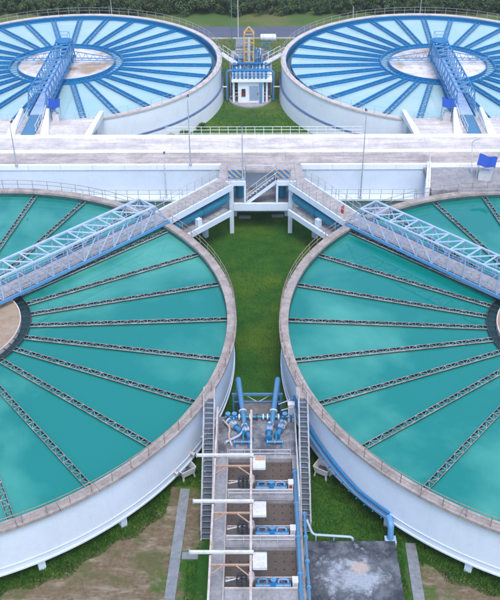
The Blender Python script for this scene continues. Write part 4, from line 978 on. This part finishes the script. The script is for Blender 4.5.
# ------------------------------------------------------------------ vegetation
def leaf_cloud(n, rx, ry, rz, size, seed, zc):
    rnd = random.Random(seed); m = MB()
    clumps = []
    for i in range(26):
        a = rnd.uniform(0, 2*PI); u = rnd.uniform(-.75, 1); q = math.sqrt(max(0, 1-u*u)); k = rnd.uniform(.55, 1.0)
        clumps.append((math.cos(a)*q*rx*k, math.sin(a)*q*ry*k, zc+u*rz*k, rnd.uniform(.22, .42)))
    for i in range(n):
        cx, cy, cz, cr = clumps[rnd.randrange(len(clumps))]
        d = Vector((rnd.gauss(0,1), rnd.gauss(0,1), rnd.gauss(0,1))).normalized()*rnd.uniform(.5, 1)**.5
        p = Vector((cx + d.x*cr*rx, cy + d.y*cr*ry, max(.05, cz + d.z*cr*rz)))
        nrm = (d + Vector((rnd.gauss(0,.5), rnd.gauss(0,.5), rnd.gauss(.4,.5)))).normalized()
        t = nrm.orthogonal().normalized(); t.rotate(Matrix.Rotation(rnd.uniform(0, 2*PI), 3, nrm)); b = nrm.cross(t)
        s = size*rnd.uniform(.6, 1.4); i0 = len(m.v)
        m.v += [tuple(p-t*s), tuple(p+b*s*.45), tuple(p+t*s), tuple(p-b*s*.45)]; m.f.append((i0, i0+1, i0+2, i0+3))
    me = bpy.data.meshes.new('foliage'); me.from_pydata(m.v, [], m.f); me.update(); me.materials.append(leaf); return me
shrubs = [leaf_cloud(2600, 1.9+.3*k, 1.6, 1.5+.25*k, .17, 11+k, 1.2+.2*k) for k in range(4)]
stem_me = MB()
for k in range(5): stem_me.tube([(.1*math.cos(k*1.3), .1*math.sin(k*1.3), -.05), (.4*math.cos(k*1.3), .4*math.sin(k*1.3), .8), (.9*math.cos(k*1.3), .9*math.sin(k*1.3), 1.7)], [.06, .045, .015], 6)
stem_me = stem_me.mesh('stems', bark)
crowns = [leaf_cloud(5200, 3.2+.4*k, 3.0, 3.0+.4*k, .24, 41+k, 5.6) for k in range(3)]
trunk_me = MB().tube([(0,0,-.1),(.05,.02,1.5),(-.05,.05,3.2),(.05,0,5.5)], [.28,.21,.16,.08], 9)
for k in range(6): trunk_me.tube([(0,.03,2.4+.4*k), (1.0*math.cos(k*2.1), 1.0*math.sin(k*2.1), 3.6+.4*k), (2.0*math.cos(k*2.1), 2.0*math.sin(k*2.1), 4.4+.4*k)], [.1,.06,.02], 6)
trunk_me = trunk_me.mesh('trunk', bark, True)
ONES = 'first second third fourth fifth sixth seventh eighth ninth tenth eleventh twelfth thirteenth fourteenth fifteenth sixteenth seventeenth eighteenth nineteenth'.split()
ORD = ONES + ['twentieth'] + ['twenty-' + o for o in ONES[:9]] + ['thirtieth']
rnd = random.Random(3)
nsh = 28
for row in range(2):
    for i in range(nsh):
        x = -42 + 84*(i+.5*row)/(nsh-1) + rnd.uniform(-.5, .5); y = 147.4 + 3.2*row + rnd.uniform(-.5, .7)
        t = thing('shrub', 'dark green shrub at the wood edge, %s from the left in the %s row' % (ORD[i], ('front', 'back')[row]), 'shrub', (x, y, 0), rnd.uniform(0, 6.28), 'shrubs at the wood edge')
        sc = rnd.uniform(.75, 1.2)*(1+.2*row); t.scale = (sc, sc, sc)
        put('foliage', shrubs[rnd.randrange(4)], t); put('stems', stem_me, t)
for i in range(20):
    x = -43 + 86*i/19 + rnd.uniform(-1, 1); y = 153.5 + rnd.uniform(-1.2, 1.5)
    t = thing('tree', 'dark tree standing behind the shrubs at the wood edge, %s from the left' % ORD[i], 'tree', (x, y, 0), rnd.uniform(0, 6.28), 'trees at the wood edge')
    sc = rnd.uniform(.9, 1.25); t.scale = (sc, sc, sc)
    put('crown', crowns[rnd.randrange(3)], t); put('trunk', trunk_me, t)
weed = leaf_cloud(2200, 1.9, 1.6, 1.3, .16, 77, 1.0); weed.materials[0] = lush
# a scrubby growth at the foot of the far left tank wall
for x, y, sc, lab in ((-10.2, 97.3, .55, 'light green weedy bush against the far left tank wall, nearer the tank'), (-8.6, 98.6, .45, 'light green weedy bush against the far left tank wall, nearer the grass'), (-6.6, 101.2, .35, 'small weedy bush on the grass right of the far left tank')):
    t = thing('bush', lab, 'bush', (x, y, 0), 1.0, 'weedy bushes'); t.scale = (sc, sc, sc*.8)
    put('foliage', weed, t); put('stems', stem_me, t)

def blocked(x, y):
    for c, r in ((NL, 21.6), (NR, 21.6), (FL, RF+.25), (FR, RF+.25)):
        if math.hypot(x-c[0], y-c[1]) < r: return True
    if 80 < y < 93 and (y < 87.8 or abs(x) > 16): return True
    if -2.95 < x < 2.95 and y < 49.4: return True
    if -3.7 < x < 3.4 and y < 46.5: return True
    if 2.5 < x < 8.4 and y < 37: return True
    if -5.85 < x < -4.4 and y < 42.4: return True
    if -4.8 < x < -3.6 and 36.2 < y < 37.0: return True
    if 8.85 < x < 9.85 and y < 37.7: return True
    if abs(x-BX) < 3.2 and 107 < y < 119.6: return True
    return False
def bare(x, y):
    d = 1
    for cx, cy, rx, ry in BARE:
        d = min(d, ((x-cx)/rx)**2 + ((y-cy)/ry)**2)
    return d < .95
def grass(n, x0, x1, y0, y1, name, label, hmin, hmax, seed):
    rnd = random.Random(seed); v = []; f = []; k = 0
    while k < n:
        x = rnd.uniform(x0, x1); y = rnd.uniform(y0, y1); k += 1
        if blocked(x, y): continue
        if bare(x, y): continue
        h = rnd.uniform(hmin, hmax); a = rnd.uniform(0, 2*PI); w = h*.22; dx, dy = math.cos(a)*w, math.sin(a)*w; lx, ly = rnd.gauss(0, h*.45), rnd.gauss(0, h*.45)
        i = len(v); v += [(x-dx, y-dy, -.01), (x+dx, y+dy, -.01), (x+lx, y+ly, h)]; f.append((i, i+1, i+2))
    me = bpy.data.meshes.new(name); me.from_pydata(v, [], f); me.update(); me.materials.append(blade)
    o = put(name, me); stuff(o); tag(o, label, 'grass')
grass(150000, -17, 17, 29, 50, 'grass', 'short grass round the filter block and tank walls', .06, .2, 1)
def verge(c, a0, a1, n, label, seed):
    rnd = random.Random(seed); v = []; f = []
    for k in range(n):
        a = math.radians(rnd.uniform(a0, a1)); q = rnd.random(); r = 21.3 + 1.25*q**1.6 + .22*math.sin(a*23)*q + .15*math.sin(a*61)*q; x = c[0]+r*math.cos(a); y = c[1]+r*math.sin(a)
        if y < 29 or -3.7 < x < 3.4 or (2.5 < x < 8.4 and y < 37) or (-5.85 < x < -4.4 and y < 42.4) or (8.9 < x < 9.8 and y < 37.7): continue
        h = rnd.uniform(.1, .34)*(1.15-q*.6); b = rnd.uniform(0, 2*PI); w = h*.2; dx, dy = math.cos(b)*w, math.sin(b)*w; lx, ly = rnd.gauss(0, h*.45), rnd.gauss(0, h*.45)
        i = len(v); v += [(x-dx, y-dy, -.01), (x+dx, y+dy, -.01), (x+lx, y+ly, h)]; f.append((i, i+1, i+2))
    me = bpy.data.meshes.new('grass_verge'); me.from_pydata(v, [], f); me.update(); me.materials.append(lush)
    o = put('grass_verge', me); stuff(o); tag(o, label, 'grass')
verge(NL, -75, -20, 22000, 'lush grass growing along the foot of the near left tank wall', 21)
verge(NR, 200, 255, 22000, 'lush grass growing along the foot of the near right tank wall', 22)
grass(60000, -9, 9, 50, 80, 'grass', 'mown green grass in the gap between the near tanks', .05, .13, 2)
grass(50000, -16, 16, 88, 134, 'grass', 'rough grass between the far tanks', .06, .22, 4)

# ------------------------------------------------------------------ hazy air
def haze():
    m = bpy.data.materials.new('haze_air'); m.use_nodes = True; t = m.node_tree
    for n in list(t.nodes):
        if n.type == 'BSDF_PRINCIPLED': t.nodes.remove(n)
    v = t.nodes.new('ShaderNodeVolumePrincipled'); v.inputs['Density'].default_value = .00035; v.inputs['Color'].default_value = (.86, .92, 1, 1)
    v.inputs['Anisotropy'].default_value = .2
    t.links.new(v.outputs[0], [n for n in t.nodes if n.type == 'OUTPUT_MATERIAL'][0].inputs['Volume'])
    o = MB().box(-705, 705, -705, 705, -1, 46).build('haze', m); stuff(o)
haze()
